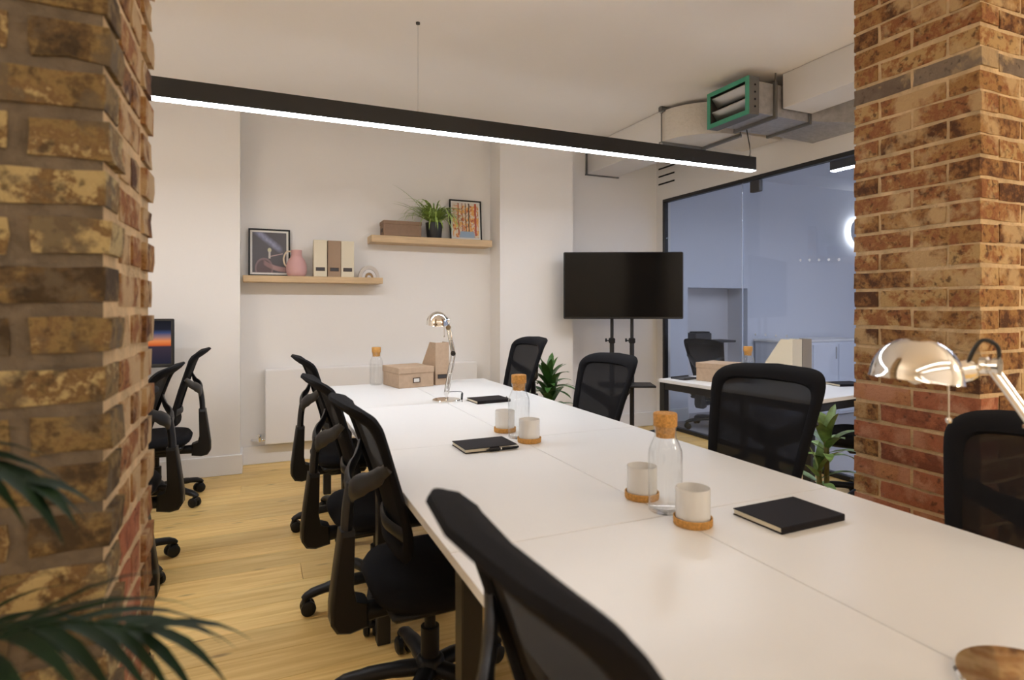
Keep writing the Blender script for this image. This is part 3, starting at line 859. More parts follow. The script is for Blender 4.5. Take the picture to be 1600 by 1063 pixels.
for z in (.055, -.045):
    MB().box((0, 0, 0), (.012, 2 * gy - .07, .085), T=TR(.035, 0, z) @ RY(math.radians(-42)), ch=.004).build('louvre', M['steel'], gv, smooth=0)
    MB().box((.06, 0, z - .062), (.012, 2 * gy - .07, .018), ch=.003).build('louvre_bar', M['galv'], gv, smooth=0)
MB().box((.17, .0, .005), (.155, .355, .225), ch=.003).build('neck', M['galv'], gv, smooth=0)
MB().box((.255, 0, 0), (.020, .40, .262), ch=.002).build('flange', M['galv_dark'], gv, smooth=0)
MB().box((.425, 0, .0), (.325, .372, .226), ch=.003).build('box_section', M['galv'], gv, smooth=0)
MB().box((.590, 0, 0), (.022, .40, .262), ch=.002).build('flange', M['galv_dark'], gv, smooth=0)
a = [(.602, -.19, -.105), (.602, .19, -.105), (.602, .19, .10), (.602, -.19, .10)]
b = [(.888, -.52, -.178), (.888, .03, -.178), (.888, .03, .085), (.888, -.52, .085)]
MB().hexa(b, a).build('flared_section', M['galv'], gv, smooth=0)
MB().tube([(.255, -.19, .13), (.255, -.19, .189)], .006, 8).build('threaded_rod', M['galv_dark'], gv)
MB().tube([(.255, .19, .13), (.255, .19, .189)], .006, 8).build('threaded_rod', M['galv_dark'], gv)

# ------------------------------------------------------------------ radiator
rd = thing('radiator', 'flat white panel radiator on the wall under the shelves', 'radiator', (.061, 5.145, .166))
RW, RH = 1.82, .605
MB().box((RW / 2, .0, RH / 2), (RW, .022, RH), ch=.006).build('panel', M['radiator'], rd, smooth=0)
MB().box((RW / 2, .040, RH / 2 - .01), (RW - .02, .016, RH - .04), ch=.004).build('rear_panel', M['radiator'], rd, smooth=0)
MB().box((RW / 2, .026, RH - .004), (RW - .01, .066, .012), ch=.003).build('top_grille', M['radiator'], rd, smooth=0)
for x in (.25, RW - .25):
    MB().box((x, .063, RH / 2), (.04, .03, .4)).build('bracket', M['radiator'], rd, smooth=0)
MB().tube([(0, .02, .035), (-.045, .02, .035), (-.10, .06, .035)], .009, 10).build('pipe', M['chrome'], rd)
MB().lathe([(0, 0), (.015, 0), (.020, .02), (.020, .045), (.014, .062), (0, .064)], 16, c=(-.042, .012, .026)).build('valve', M['chrome'], rd)

# ------------------------------------------------------------------ television on its stand
TVA = math.radians(-25.5)
tv = thing('television', 'large black flat television on a twin pole stand', 'television', (3.09, 4.545, 1.17), TVA)
MB().box((0, .02, .307), (1.095, .045, .617), ch=.008).build('housing', M['bezel'], tv, smooth=0)
MB().box((0, -.0035, .312), (1.072, .003, .590)).build('screen', M['screen'], tv, smooth=0)
MB().box((0, -.002, .006), (.05, .012, .014), ch=.002).build('sensor', M['bezel'], tv, smooth=0)
st = thing('tv_stand', 'black twin pole rolling stand under the television', 'stand', (3.09, 4.545, 0), TVA)
for x in (-.093, .093):
    MB().tube([(x, .085, .07), (x, .085, .98)], .021, 14).build('lower_pole', M['black_metal'], st)
    MB().tube([(x, .085, .95), (x, .085, 1.52)], .0155, 14).build('upper_pole', M['black_metal'], st)
    c = MB().box((x, .085, .965), (.056, .056, .05), ch=.008).build('height_clamp', M['black_plastic'], st, smooth=0)
    MB().tube([(x - .025, .085, .965), (x - .055, .085, .965)], [.006, .006], 8).lathe([(0, -.016), (.008, -.016), (.008, .016), (0, .016)], 8, c=(x - .055, .085, .97)).build('wing_knob', M['black_plastic'], c)
    MB().box((x, .060, 1.47), (.045, .03, .40), ch=.004).build('mount_rail', M['black_metal'], st, smooth=0)
MB().box((0, .085, .09), (.30, .06, .05), ch=.006).build('base_beam', M['black_metal'], st, smooth=0)
for s in (-1, 1):
    f = MB().tube([(s * .15, .085, .085), (s * .36, -.27, .06)], .022, 10).tube([(s * .15, .085, .085), (s * .36, .36, .06)], .022, 10).build('foot', M['black_metal'], st)
    for y_ in (-.26, .35):
        MB().lathe([(0, -.012), (.026, -.012), (.028, 0), (.026, .012), (0, .012)], 16, T=TR(s * .355, y_, .029) @ RY(PI / 2)).build('caster', M['black_plastic'], f)
MB().box((.02, -.02, .565), (.50, .26, .02), ch=.005).build('tray', M['black_metal'], st, smooth=0)
MB().box((0, .07, .552), (.26, .06, .03), ch=.004).build('tray_bracket', M['black_metal'], st, smooth=0)

# ------------------------------------------------------------------ shelves
def shelf(label, x0, x1, z0, z1, d):
    t = thing('wall_shelf', label, 'shelf', (x0, WALL - .001, z0), group='floating oak shelves')
    MB().box(((x1 - x0) / 2, -d / 2, (z1 - z0) / 2), (x1 - x0, d, z1 - z0), ch=.002).build('board', M['oak'], t, smooth=0)
    for x in (.2, x1 - x0 - .2):
        MB().box((x, -.003, (z1 - z0) / 2), (.05, .006, (z1 - z0) * .8)).build('hidden_bracket', M['steel'], t, smooth=0)
shelf('pale oak floating shelf holding the pink vase', -.100, .985, 1.478, 1.5285, .20)
shelf('pale oak floating shelf holding the spider plant', .888, 1.985, 1.832, 1.8915, .20)
S1, S2 = 1.529, 1.892

# ------------------------------------------------------------------ printed pictures (flat print, procedural)
def print_material(name, kind):
    m = bpy.data.materials.new(name)
    nt, N, L = nodes_of(m); b = N['Principled BSDF']; b.inputs['Roughness'].default_value = .35
    tc = N.new('ShaderNodeTexCoord'); sp = N.new('ShaderNodeSeparateXYZ'); L.new(tc.outputs['Generated'], sp.inputs[0])
    X, Z = sp.outputs[0], sp.outputs[2]
    def mth(op, a, b_=None, clamp=False):
        n = N.new('ShaderNodeMath'); n.operation = op; n.use_clamp = clamp
        for i, q in enumerate((a, b_)):
            if q is None: continue
            if isinstance(q, (int, float)): n.inputs[i].default_value = q
            else: L.new(q, n.inputs[i])
        return n.outputs[0]
    def band(v, half, soft):      # 1 where |v| < half
        r = N.new('ShaderNodeMapRange'); L.new(mth('ABSOLUTE', v), r.inputs[0])
        r.inputs[1].default_value = half; r.inputs[2].default_value = half + soft; r.inputs[3].default_value = 1; r.inputs[4].default_value = 0
        return r.outputs[0]
    def mix(f, a, c):
        n = N.new('ShaderNodeMix'); n.data_type = 'RGBA'; L.new(f, n.inputs['Factor'])
        if isinstance(a, tuple): n.inputs[6].default_value = (*a, 1)
        else: L.new(a, n.inputs[6])
        n.inputs[7].default_value = (*c, 1)
        return n.outputs[2]
    def noise(scale, detail=4, distort=0):
        n = N.new('ShaderNodeTexNoise'); n.inputs['Scale'].default_value = scale; n.inputs['Detail'].default_value = detail; n.inputs['Distortion'].default_value = distort
        L.new(tc.outputs['Generated'], n.inputs['Vector'])
        return n.outputs['Fac']
    if kind == 'night':
        c = (.062, .050, .054)
        d = mth('SUBTRACT', mth('ADD', mth('MULTIPLY', X, .62), Z), 1.09)
        f = mth('MULTIPLY', band(d, .02, .11), mth('MULTIPLY', noise(9, 6), 1.1))
        c = mix(mth('MULTIPLY', f, band(mth('SUBTRACT', X, .45), .28, .18)), c, (.36, .37, .55))
        # rose coloured sweep of cloth and a fainter loop at its left
        zc = mth('ADD', .08, mth('MULTIPLY', .42, mth('POWER', mth('SUBTRACT', 1, X), 2.2)))
        f2 = mth('MULTIPLY', band(mth('SUBTRACT', Z, zc), .045, .03), band(mth('SUBTRACT', X, .66), .30, .05))
        c = mix(f2, c, (.36, .20, .19))
        dx = mth('SUBTRACT', X, .34); dz_ = mth('SUBTRACT', Z, .10)
        rr = mth('SQRT', mth('ADD', mth('MULTIPLY', dx, dx), mth('MULTIPLY', dz_, dz_)))
        c = mix(mth('MULTIPLY', band(mth('SUBTRACT', rr, .24), .015, .02), .7), c, (.26, .15, .15))
        c = mix(mth('MULTIPLY', band(rr, .20, .05), .5), c, (.12, .05, .05))
        f3 = mth('MULTIPLY', band(mth('SUBTRACT', Z, mth('ADD', .30, mth('MULTIPLY', .2, X))), .008, .008), band(mth('SUBTRACT', X, .68), .2, .02))
        c = mix(f3, c, (.42, .27, .25))
        dx2 = mth('SUBTRACT', X, .50); dz2 = mth('SUBTRACT', Z, .56)
        r2 = mth('SQRT', mth('ADD', mth('MULTIPLY', dx2, dx2), mth('MULTIPLY', dz2, dz2)))
        c = mix(band(r2, .045, .02), c, (.55, .50, .30))
        c = mix(mth('MULTIPLY', band(dx2, .02, .02), band(mth('SUBTRACT', Z, .44), .08, .02)), c, (.50, .45, .40))
    else:
        c = (.74, .62, .46)
        c = mix(mth('GREATER_THAN', noise(7, 5, .6), .50), c, (.80, .42, .12))
        c = mix(mth('GREATER_THAN', noise(11, 5, 1.0), .57), c, (.52, .13, .05))
        top = mth('GREATER_THAN', Z, .93)
        c = mix(top, c, (.74, .66, .56))
        for x0, wd, col_ in ((.88, .035, (.48, .10, .05)), (.62, .018, (.10, .06, .04)), (.50, .012, (.16, .08, .04)), (.22, .02, (.42, .10, .05)), (.36, .010, (.30, .08, .04))):
            v = mth('ADD', mth('SUBTRACT', X, x0), mth('MULTIPLY', mth('SUBTRACT', noise(5, 3), .5), .10))
            c = mix(mth('MULTIPLY', band(v, wd, .01), mth('GREATER_THAN', Z, .06)), c, col_)
        f = mth('MULTIPLY', band(mth('SUBTRACT', mth('ADD', X, mth('MULTIPLY', mth('SUBTRACT', noise(6), .5), .3)), .55), .24, .05), mth('LESS_THAN', Z, .18))
        c = mix(f, c, (.30, .40, .52))
    L.new(c, b.inputs['Base Color'])
    return m
def framed_print(label, x, z, wd, ht, kind, y_, lean):
    t = thing('framed_print', label, 'picture', (x, y_, z + .001))
    t.rotation_euler = (math.radians(-lean), 0, 0)
    fw = .013
    for s in (0, 1):
        MB().box((fw / 2 + s * (wd - fw), 0, ht / 2), (fw, .018, ht), ch=.002).build('frame_bar', M['black_plastic'], t, smooth=0)
        MB().box((wd / 2, 0, fw / 2 + s * (ht - fw)), (wd - 2 * fw, .018, fw), ch=.002).build('frame_bar', M['black_plastic'], t, smooth=0)
    MB().box((wd / 2, .001, ht / 2), (wd - 2 * fw, .004, ht - 2 * fw)).build('mount_board', M['paper'], t, smooth=0)
    mg = .016
    MB().box((wd / 2, -.0022, ht / 2), (wd - 2 * fw - 2 * mg, .002, ht - 2 * fw - 2 * mg)).build('printed_sheet', print_material('print_' + kind, kind), t, smooth=0)
    MB().box((wd / 2, .007, ht / 2), (wd - .006, .004, ht - .006)).build('backing', M['kraft'], t, smooth=0)
    return t
framed_print('black framed night sky print leaning beside the pink vase', -.062, S1, .315, .388, 'night', 5.165, 5)
framed_print('black framed orange forest print beside the spider plant', 1.625, S2, .312, .382, 'forest', 5.165, 5)

# pink vase with a cream handle
vs_ = thing('vase', 'pink matte jug vase with a pale handle on the left shelf', 'vase', (.297, 5.085, S1 + .001))
MB().lathe([(0, 0), (.062, 0), (.072, .010), (.079, .035), (.080, .070), (.076, .100), (.064, .130), (.050, .150), (.043, .165), (.041, .185), (.042, .212), (.037, .212), (.036, .185), (.038, .165), (.046, .15), (0, .12)], 36).build('body', M['pink'], vs_)
MB().tube(lerp_pts([(-.036, 0, .200), (-.075, 0, .195), (-.098, 0, .145), (-.090, 0, .095), (-.070, 0, .075)], 6), .0065, 8).build('handle', M['cream_handle'], vs_)

# magazine files (spine faces local -y)
def magazine_file(label, x, y_, z, rz, m, group, wd=.104, ht=.298, dp=.235, holder='label_metal', slot=True):
    t = thing('magazine_file', label, 'magazine file', (x, y_, z + .001), rz, group)
    prof = [(0, 0), (dp, 0), (dp, ht * .42), (dp * .42, ht), (0, ht)]
    th = .003
    T0 = Matrix(((0, 0, 1, 0), (1, 0, 0, 0), (0, 1, 0, 0), (0, 0, 0, 1)))
    MB().prism(prof, 0, th, T0).build('side_board', M[m], t, smooth=0)
    MB().prism(prof, wd - th, wd, T0).build('side_board', M[m], t, smooth=0)
    MB().box((wd / 2, th / 2, ht / 2), (wd - 2 * th - .0004, th, ht)).build('spine', M[m], t, smooth=0)
    MB().box((wd / 2, dp - th / 2, ht * .2), (wd - 2 * th - .0004, th, ht * .4)).build('front_board', M[m], t, smooth=0)
    MB().box((wd / 2, dp / 2, th / 2), (wd - 2 * th - .0004, dp - 2 * th, th)).build('bottom', M[m], t, smooth=0)
    fr = MB()
    hz = ht * .20
    for s in (-1, 1):
        fr.box((wd / 2 + s * .033, -.002, hz), (.005, .004, .030)).box((wd / 2, -.002, hz + s * .0125), (.071, .004, .005))
    h = fr.build('label_holder', M[holder], t, smooth=0)
    MB().box((wd / 2, -.0008, hz), (.062, .0015, .020)).build('label_card', M['charcoal' if holder == 'label_metal' else 'paper'], h, smooth=0)
    return t
GM = 'magazine files on the left shelf'
magazine_file('left cream magazine file next to the pink vase', .425, 5.03, S1, math.radians(-2), 'cream_board', GM, holder='label_metal')
magazine_file('brown magazine file between the two cream ones', .537, 5.045, S1, 0, 'mid_brown', GM)
magazine_file('right cream magazine file next to the round ornament', .644, 5.045, S1, 0, 'cream_board', GM)
GM2 = 'magazine files on the tables'
magazine_file('kraft magazine file behind the far chrome lamp', 1.150, 3.995, TZ, math.radians(9), 'kraft', GM2)
magazine_file('cream magazine file on the small white table', 3.555, 3.09, TZ, math.radians(4), 'cream_board', GM2, ht=.312)
magazine_file('taupe magazine file at the glass side of the small table', 3.664, 3.098, TZ, math.radians(4), 'grey_board', GM2, ht=.312)

# nested arch ornament
ar = thing('arch_ornament', 'small nested arch ornament at the right end of the left shelf', 'ornament', (.876, 5.085, S1 + .001))
M['arch_a'] = mat('arch_greige', (.56, .50, .44), .7); M['arch_b'] = mat('arch_pale', (.68, .64, .62), .7); M['arch_c'] = mat('arch_brown', (.33, .20, .09), .7)
def arch(r0, r1, d):
    mb = MB(); n = 16; vs = []
    for k in range(n + 1):
        a = PI * k / n
        for r in (r0, r1):
            for y_ in (-d / 2, d / 2):
                vs.append((r * math.cos(a), y_, r * 1.18 * math.sin(a)))
    fs = []
    for k in range(n):
        q = k * 4; p = q + 4
        fs += [(q, p, p + 1, q + 1), (q + 2, q + 3, p + 3, p + 2), (q, q + 2, p + 2, p), (q + 1, p + 1, p + 3, q + 3)]
    fs += [(0, 1, 3, 2), (n * 4, n * 4 + 2, n * 4 + 3, n * 4 + 1)]
    return mb.add(vs, fs)
for r0, r1, m in ((.060, .087, 'arch_a'), (.036, .058, 'arch_b'), (.018, .034, 'arch_c'), (.004, .016, 'arch_b')):
    arch(r0, r1, .045).build('arch', M[m], ar, smooth=50)

# storage boxes
def storage_box(label, loc, rz, wd, dp, ht, m, lid=.035, side=False):
    t = thing('storage_box', label, 'box', loc, rz, 'lidded storage boxes')
    MB().box((0, 0, (ht - .006) / 2), (wd - .008, dp - .008, ht - .006), ch=.002).build('body', M[m], t, smooth=0)
    MB().box((0, 0, ht - lid / 2), (wd, dp, lid), ch=.003).build('lid', M[m], t, smooth=0)
    T = (RZ(-PI / 2) if side else Matrix.Identity(4))
    fy = -(wd if side else dp) / 2 + .004
    fr = MB()
    for s in (-1, 1):
        fr.box((s * .024, fy - .002, ht * .36), (.005, .004, .034), T).box((0, fy - .002, ht * .36 + s * .0145), (.053, .004, .005), T)
    h = fr.build('label_holder', M['label_metal'], t, smooth=0)
    MB().box((0, fy - .0008, ht * .36), (.045, .0015, .024), T).build('label_card', M['paper' if not side else 'charcoal'], h, smooth=0)
    return t
storage_box('kraft storage box with a lid at the far end of the long table', (.975, 4.075, TZ + .001), math.radians(11), .268, .28, .138, 'kraft', .042)
storage_box('flat brown storage box at the left end of the upper shelf', (1.155, 5.10, S2 + .001), 0, .335, .17, .128, 'kraft_dark', .032, side=True)
storage_box('pale storage box on the small white table', (3.17, 3.40, TZ + .001), math.radians(18), .25, .26, .135, 'kraft', .04)

# ------------------------------------------------------------------ carafes, cups, coasters
def carafe(label, x, y_):
    t = thing('carafe', label, 'carafe', (x, y_, TZ + .0005), 0, 'glass carafes with cork stoppers')
    out = [(0, 0), (.039, 0), (.0440, .004), (.0455, .012), (.0455, .152), (.0440, .166), (.0370, .184), (.0300, .198), (.0280, .208), (.0292, .218), (.0318, .230)]
    inn = [(.0300, .230), (.0275, .218), (.0263, .208), (.0282, .199), (.0352, .184), (.0420, .166), (.0437, .152), (.0437, .014), (.041, .008), (.036, .006), (0, .006)]
    MB().lathe(out + inn, 36).build('bottle', M['glass'], t, smooth=60)
    MB().lathe([(0, .200), (.0245, .200), (.0272, .2305), (.0315, .2305), (.0318, .262), (.030, .265), (0, .265)], 28).build('stopper', M['cork'], t)
carafe('glass carafe with cork stopper nearest the camera', 1.013, 1.292)
carafe('glass carafe with cork stopper halfway down the long table', 1.014, 2.262)
carafe('glass carafe beside the kraft storage box at the far table end', .775, 4.19)
carafe('glass carafe on the small white table by the partition', 3.255, 3.215)
def cup(label, clabel, x, y_):
    c = thing('coaster', clabel, 'coaster', (x, y_, TZ + .0005), 0, 'cork coasters')
    MB().lathe([(0, 0), (.0475, 0), (.0485, .002), (.0490, .019), (.0475, .020), (.0455, .019), (.0450, .009), (0, .009)], 32).build('cork_disc', M['cork'], c)
    t = thing('cup', label, 'cup', (x, y_, TZ + .010), 0, 'white cups on cork coasters')
    MB().lathe([(0, .0002), (.038, .0002), (.0418, .004), (.0428, .012), (.0430, .080), (.0424, .0835), (.0412, .0835), (.0405, .080), (.0402, .012), (.036, .006), (0, .006)], 36).build('body', M['cup'], t)
    MB().lathe([(0, .0062), (.0355, .0062), (.0355, .0066), (0, .0066)], 24).build('glaze_pool', M['cup'], t)
cup('white cup left of the nearest carafe', 'cork coaster under the cup left of the nearest carafe', 1.021, 1.408)
cup('white cup nearest the camera, right of the nearest carafe', 'cork coaster under the cup nearest the camera', 1.017, 1.187)
cup('white cup seen through the middle carafe', 'cork coaster seen through the middle carafe', 1.008, 2.399)
cup('white cup in front of the middle carafe', 'cork coaster in front of the middle carafe', 1.022, 2.175)

# ------------------------------------------------------------------ notebooks and pens
def notebook(label, x, y_, deg, wd, dp, pen=False, th=.017):
    t = thing('notebook', label, 'notebook', (x, y_, TZ + .0005), math.radians(deg), 'black notebooks')
    MB().box((0, 0, .0012), (wd, dp, .0024), ch=.0006).build('back_cover', M['notebook'], t, smooth=0)
    MB().box((0, .003, th / 2), (wd - .007, dp - .008, th - .0056)).build('pages', M['pages'], t, smooth=0)
    MB().box((0, 0, th - .0012), (wd, dp, .0024), ch=.0006).build('front_cover', M['notebook'], t, smooth=0)
    if not pen:
        MB().box((0, -dp / 2 + .0013, th / 2), (wd, .0026, th - .005)).build('spine', M['notebook'], t, smooth=0)
    else:
        MB().box((.01, -dp / 2 - .002, th / 2), (.040, .004, th + .002), ch=.001).build('pen_loop', M['notebook'], t, smooth=0)
    return t
notebook('black notebook nearest the camera, right of the cups', 1.276, 1.123, 1.5, .227, .156)
notebook('black notebook with a pen, left of the middle cups', .822, 2.165, 1, .216, .155, True)
notebook('black notebook right of the far chrome lamp', 1.243, 3.205, 4, .21, .155)
notebook('black notebook on the right end of the small white table', 3.80, 2.86, -12, .21, .150)
def pen(label, x, y_, z, deg):
    t = thing('pen', label, 'pen', (x, y_, z), math.radians(deg), 'pens')
    MB().tube([(-.068, 0, 0), (-.055, 0, 0), (.05, 0, 0), (.066, 0, 0)], [.0015, .0045, .0045, .004], 12).build('barrel', M['black_plastic'], t)
    MB().tube([(-.010, 0, 0), (-.006, 0, 0)], .0049, 12).tube([(-.068, 0, 0), (-.062, 0, 0)], [.001, .003], 10).build('trim_ring', M['chrome'], t)
    MB().box((.045, 0, .0056), (.036, .003, .0015)).build('clip', M['chrome'], t, smooth=0)
pen('black pen tucked into the loop of the middle notebook', .865, 2.079, TZ + .010, 1)
pen('black pen lying beside the far notebook', 1.365, 3.215, TZ + .0058, 70)
tr = thing('desk_tray', 'thin dark tray at the far corner of the small white table', 'tray', (3.02, 3.60, TZ + .0005), math.radians(10))
MB().box((0, 0, .003), (.20, .13, .006), ch=.001).build('base', M['charcoal'], tr, smooth=0)
for s in (-1, 1):
    MB().box((0, s * .063, .009), (.20, .004, .012)).build('rim', M['charcoal'], tr, smooth=0)

# ------------------------------------------------------------------ chrome desk lamps
def desk_lamp(label, base, elbow, top, neck, head, axis, rb=.082, rh=.066):
    base, elbow, top, neck, head = [Vector(p) for p in (base, elbow, top, neck, head)]
    axis = Vector(axis).normalized()
    t = thing('desk_lamp', label, 'lamp', tuple(base), 0, 'chrome desk lamps')
    L_ = lambda p: tuple(Vector(p) - base)
    MB().lathe([(0, 0), (rb, 0), (rb, .008), (rb - .003, .012), (.03, .016), (0, .016)], 48).build('base', M['chrome'], t, smooth=30)
    foot = base + Vector((0, 0, .045))
    MB().tube([L_(base + Vector((0, 0, .014))), L_(foot)], .0075, 14).build('stem', M['chrome'], t)
    side = (elbow - foot).cross(Vector((0, 0, 1)))
    side = side.normalized() if side.length > 1e-4 else Vector((0, 1, 0))
    pl = (elbow - foot).cross(side).normalized()
    def two_rods(name, a, b, gap):
        d = (b - a).normalized(); off = d.cross(side).normalized() * gap
        mb = MB()
        for s in (-1, 1):
            mb.tube([L_(a + off * s), L_(b + off * s)], .0052, 10)
        o = mb.build(name, M['chrome'], t)
        k1 = a + (b - a) * .12; k2 = a + (b - a) * .42
        pts = []
        n = 60
        for i in range(n + 1):
            q = i / n
            c = k1 + (k2 - k1) * q; an = q * 2 * PI * 12
            pts.append(L_(c + (side * math.cos(an) + d.cross(side) * math.sin(an)) * .0045))
        MB().tube(pts, .0011, 5).build('spring', M['steel'], o)
        mid = (a + b) / 2
        MB().box((0, 0, 0), (.014, .030, .006), T=TR(*L_(mid)), ch=.001).build('clip_plate', M['chrome'], o, smooth=0)
    two_rods('lower_arm', foot, elbow, .010)
    two_rods('upper_arm', elbow, top, .008)
    for p, r in ((foot, .014), (elbow, .015), (top, .015)):
        Q = Vector((0, 0, 1)).rotation_difference(side).to_matrix().to_4x4()
        MB().lathe([(0, -.013), (r, -.013), (r, -.004), (r * .7, -.002), (r * .7, .002), (r, .004), (r, .013), (0, .013)], 20, T=TR(*L_(p)) @ Q).build('joint', M['chrome'], t)
    MB().tube([L_(top), L_(neck), L_(head + (neck - head).normalized() * rh * .62)], [.007, .0075, .009], 12).build('neck', M['chrome'], t)
    Q = Vector((0, 0, 1)).rotation_difference(axis).to_matrix().to_4x4()
    T = TR(*L_(head)) @ Q
    prof = [(rh * math.cos(a), rh * 1.02 * math.sin(a)) for a in [i * PI / 2 / 12 for i in range(13)]]
    prof[-1] = (0, prof[-1][1])
    outer = [(rh + .0015, -.004)] + prof
    sh = MB().lathe(outer[::-1][::-1], 40, T=T).build('shade', M['chrome'], t, smooth=60)
    inn = [(r * .955, z * .955 - .003) for r, z in prof]
    MB().lathe([(rh + .0012, -.004)] + inn, 40, T=T).build('shade_lining', M['lamp_inner'], sh, smooth=60)
    MB().lathe([(0, -.012), (.010, -.008), (.016, .004), (.014, .02), (.010, .03), (0, .03)], 18, T=T).build('bulb', M['paper'], sh)
    kn = neck + (head - neck).normalized() * .002
    MB().lathe([(0, -.020), (.017, -.022), (.021, -.012), (.021, .012), (.017, .022), (0, .022)], 18, T=TR(*L_(kn)) @ Vector((0, 0, 1)).rotation_difference((neck - head).normalized()).to_matrix().to_4x4()).build('shade_knob', M['chrome'], t)
    sw = neck + (head - neck) * .25
    pc = MB().tube([L_(sw + Vector((0, 0, -.005))), L_(sw + Vector((0, 0, -.078)))], .0016, 6).build('pull_cord', M['chrome'], t)
    MB().lathe([(0, -.006), (.004, -.004), (.0052, 0), (.004, .004), (0, .006)], 12, c=L_(sw + Vector((0, 0, -.082)))).build('pull_ball', M['chrome'], pc)
    mid = (neck + top) / 2
    d = (top - neck).normalized()
    MB().tube(lerp_pts([L_(neck + d * .008), L_(mid + Vector((0, 0, .032)) - d * .002), L_(mid + Vector((0, 0, .046)) + d * .012), L_(top + Vector((0, 0, .030)) + d * .010), L_(top + d * .012)], 6), .0034, 8).build('cable', M['cable'], t)
    return t
cr_, sr_ = math.cos(THETA), math.sin(THETA)
def side_pt(b, dx, dz):      # offset to the right (along the shade arm) and up
    return (b[0] + cr_ * dx, b[1] - sr_ * dx, b[2] + dz)
FB = (1.016, 3.300, TZ + .0005)
lf = desk_lamp('chrome desk lamp standing near the far end of the long table', FB, side_pt(FB, .040, .280), side_pt(FB, .012, .430), side_pt(FB, .0, .462), side_pt(FB, -.052, .456), (-.05, -.22, 1))
MB().tube(lerp_pts([(.01, .01, .05), (.05, -.01, .055), (.085, -.04, .05), (.075, -.06, .02), (.068, -.085, .005)], 6), .0022, 6).build('plug_cord', M['cable'], lf)
MB().tube([(.083, -.040, .045), (.072, -.066, .016)], .0065, 10).build('inline_switch', M['black_plastic'], lf)
desk_lamp('large chrome desk lamp in front of the right brick pillar', (1.027, .464, TZ + .0005), (1.223, .504, .982), (1.146, .593, 1.182), (1.118, .625, 1.170), (1.059, .663, 1.158), (.10, -.03, 1), rb=.105, rh=.070)

# ------------------------------------------------------------------ plants
def blade(L_, wd, e0, bend, seg=7, fold=.18, tipw=.0, fat=.35):
    """strap leaf in local xz growing along +x; e0 start elevation, bend total droop (radians)"""
    vs = []; x = z = 0.0
    for i in range(seg + 1):
        t = i / seg
        e = e0 - bend * t ** 1.4
        wv = wd * (math.sin(PI * min(1, (t * (1 - fat) + fat * .5) ** .8)) if t < 1 else tipw)
        wv = wd * max(.06 if t < 1 else .0, (4 * t * (1 - t)) ** .55 * (1 - .25 * t)) if fat > .3 else wd * max(.5 - t * .2 if t < .1 else 0, (1 - t ** 2.2))
        zz = fold * wv
        nx, nz = -math.sin(e), math.cos(e)
        vs += [(x + nx * zz, wv, z + nz * zz), (x, 0, z), (x + nx * zz, -wv, z + nz * zz)]
        x += L_ / seg * math.cos(e); z += L_ / seg * math.sin(e)
    fs = []
    for i in range(seg):
        a = i * 3; b = a + 3
        fs += [(a, a + 1, b + 1, b), (a + 1, a + 2, b + 2, b + 1)]
    return MB().add(vs, fs)
def pot(t, r, h, m, soil=True):
    MB().lathe([(0, 0), (r * .78, 0), (r * .82, .006), (r, h - .004), (r * .99, h), (r * .94, h), (r * .92, h - .02), (0, h - .02)], 32).build('pot', M[m], t)
    if soil:
        MB().lathe([(0, h - .012), (r * .91, h - .016), (r * .91, h - .019), (0, h - .019)], 24).build('soil', M['soil'], t)
def dracaena(label, x, y_, top, crowns, m, seed, wl=1.0, potr=.13, poth=.24):
    rng = random.Random(seed)
    t = thing('potted_dracaena', label, 'plant', (x, y_, 0), 0, 'potted dracaenas')
    pot(t, potr, poth, 'pot_white')
    meshes = [blade(rng.uniform(.17, .23), rng.uniform(.017, .022) * wl, e, bnd).mesh('leaf', M[m], 70) for e, bnd in ((1.35, .5), (1.15, .9), (.9, 1.1), (.65, 1.2), (.4, 1.0), (.2, 1.1))]
    for (cx, cy, cz, n) in crowns:
        MB().tube(lerp_pts([(cx * .3, cy * .3, poth - .02), (cx * .7, cy * .7, (poth + cz) / 2), (cx, cy, cz)], 4), .012, 8).build('stem', M['stem'], t)
        for k in range(n):
            lv = min(5, int(6 * k / n))
            o = link('leaf', meshes[lv], t, (cx, cy, cz - .085 * (k / n)), (0, 0, k * 2.4 + rng.uniform(-.3, .3)))
            o.scale = (rng.uniform(.85, 1.1) * (1.22 if seed == 5 else 1.0),) * 3
    return t
dracaena('leafy green dracaena beside the white pier', 2.20, 4.31, .86, [(0, 0, .66, 26), (.03, .03, .50, 18)], 'leaf', 5, 1.35)
dracaena('variegated dracaena between the big chair and the small table', 2.49, 1.97, .82, [(0, 0, .64, 15), (-.03, .02, .50, 9)], 'leaf_edge', 9, 1.5)

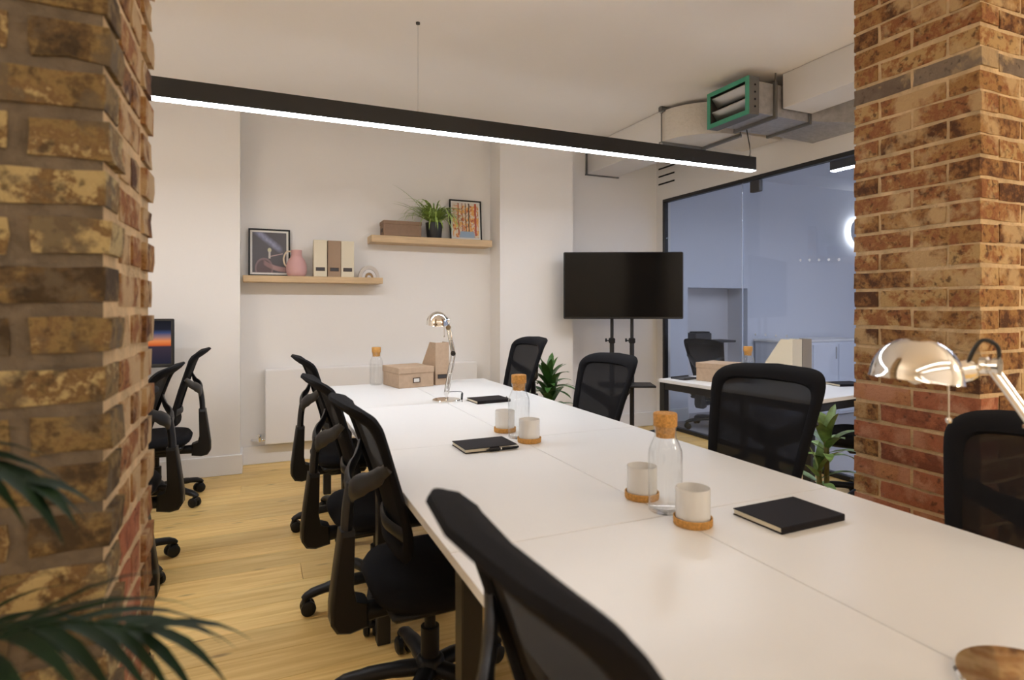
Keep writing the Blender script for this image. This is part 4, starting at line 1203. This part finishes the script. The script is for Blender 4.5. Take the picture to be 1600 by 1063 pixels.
sp_ = thing('spider_plant', 'spider plant in a black pot on the upper shelf', 'plant', (1.452, 5.085, S2 + .001))
pot(sp_, .078, .135, 'pot_black')
rng = random.Random(12)
for k in range(110):
    az = rng.uniform(0, 2 * PI) if k % 3 else rng.uniform(PI * 1.05, PI * 1.95)
    back = max(0, math.sin(az))
    L_ = rng.uniform(.22, .42) * (1 - .66 * back)
    e0 = rng.uniform(.75, 1.4)
    bd_ = rng.uniform(1.6, 3.1) * (1 - .35 * back)
    link('leaf', blade(L_, rng.uniform(.0075, .0115), e0 + .2 * back, bd_, 9, .25, fat=.2).mesh('leaf', M['spider'], 70), sp_, (.025 * math.cos(az), .025 * math.sin(az), .125), (0, 0, az))
for az, L_, e0, bd_ in ((3.05, .50, .98, .62), (3.20, .42, .66, .75), (2.95, .42, .78, .8), (3.3, .36, .55, 1.1), (-.1, .36, 1.05, 1.0), (-.3, .34, .9, 1.3), (-1.35, .44, .75, 3.0), (-1.2, .46, .7, 3.1), (-1.8, .42, .8, 3.0), (-1.5, .50, .85, 3.0), (3.35, .40, .5, 1.6), (3.6, .36, .6, 1.8), (-1.0, .32, .4, 1.9), (-1.3, .34, .35, 2.0), (-1.55, .30, .3, 1.9), (-1.75, .36, .4, 2.0), (-2.0, .33, .35, 1.9), (-2.25, .34, .45, 1.8), (-.75, .34, .5, 1.8), (-1.1, .38, .45, 2.1)):
    link('leaf', blade(L_, .0105, e0, bd_, 10, .25, fat=.2).mesh('leaf', M['spider'], 70), sp_, (.02 * math.cos(az), .02 * math.sin(az), .125), (0, 0, az))

# palm in the left foreground
pm = thing('potted_palm', 'dark green palm fronds in the left foreground', 'plant', (-.42, .72, 0))
pot(pm, .15, .28, 'pot_white')
def frond(pts, n, ll, wl, seed, spread=1.0):
    rng = random.Random(seed)
    o = Vector((-.42, .72, 0))
    C = lerp_pts([tuple(Vector(p) - o) for p in pts], 10)
    mb = MB().tube(C, [.006 - .0045 * i / (len(C) - 1) for i in range(len(C))], 6)
    start = int(len(C) * .38)
    for i in range(n):
        f = start + (len(C) - 2 - start) * i / (n - 1)
        a = int(f); p = C[a].lerp(C[a + 1], f - a); d = (C[a + 1] - C[a]).normalized()
        sd = d.cross(Vector((0, 0, 1))).normalized()
        u = sd.cross(d).normalized()
        t = i / (n - 1)
        L_ = ll * (.55 + .9 * math.sin(PI * (.18 + .72 * t))) * rng.uniform(.9, 1.1) * .72
        for s in (-1, 1):
            ang = (1.0 - .55 * t) * spread
            dr = (d * math.cos(ang) + sd * s * math.sin(ang) + u * rng.uniform(.05, .25)).normalized()
            vs = []; q = p.copy(); seg = 5
            wdir = dr.cross(u).normalized()
            for k in range(seg + 1):
                tt = k / seg
                wv = wl * (.35 + .65 * math.sin(PI * min(1, tt * 1.15 + .12)) if tt < 1 else .02) * (1 - .4 * tt)
                vs += [q + wdir * wv + u * wv * .25, q, q - wdir * wv + u * wv * .25]
                dr = (dr + Vector((0, 0, -.13 * (1 + tt)))).normalized()
                q = q + dr * L_ / seg
            fs = []
            for k in range(seg):
                A = k * 3; B = A + 3
                fs += [(A, A + 1, B + 1, B), (A + 1, A + 2, B + 2, B + 1)]
            mb.add(vs, fs)
    mb.build('frond', M['palm'], pm, smooth=70)
B0 = (-.42, .72, .26)
frond([B0, (-.40, .715, .62), (-.33, .70, .90), (-.20, .675, .985), (-.09, .65, .975)], 13, .17, .0085, 1)
frond([B0, (-.42, .70, .60), (-.38, .64, .84), (-.27, .57, .93), (-.16, .52, .90)], 13, .17, .009, 2)
frond([B0, (-.41, .73, .70), (-.39, .735, 1.03), (-.31, .725, 1.15), (-.20, .71, 1.11)], 14, .13, .012, 3, .8)
frond([B0, (-.45, .68, .62), (-.46, .60, .90), (-.40, .50, 1.0), (-.30, .42, .97)], 13, .17, .009, 4)
frond([B0, (-.47, .76, .65), (-.56, .82, .92), (-.66, .84, 1.0), (-.76, .85, .95)], 12, .17, .009, 5)
frond([B0, (-.42, .78, .60), (-.40, .84, .80), (-.33, .87, .90), (-.25, .88, .90)], 11, .15, .008, 6)

for o in COL.objects:
    if 'lift' in o:
        del o['lift']
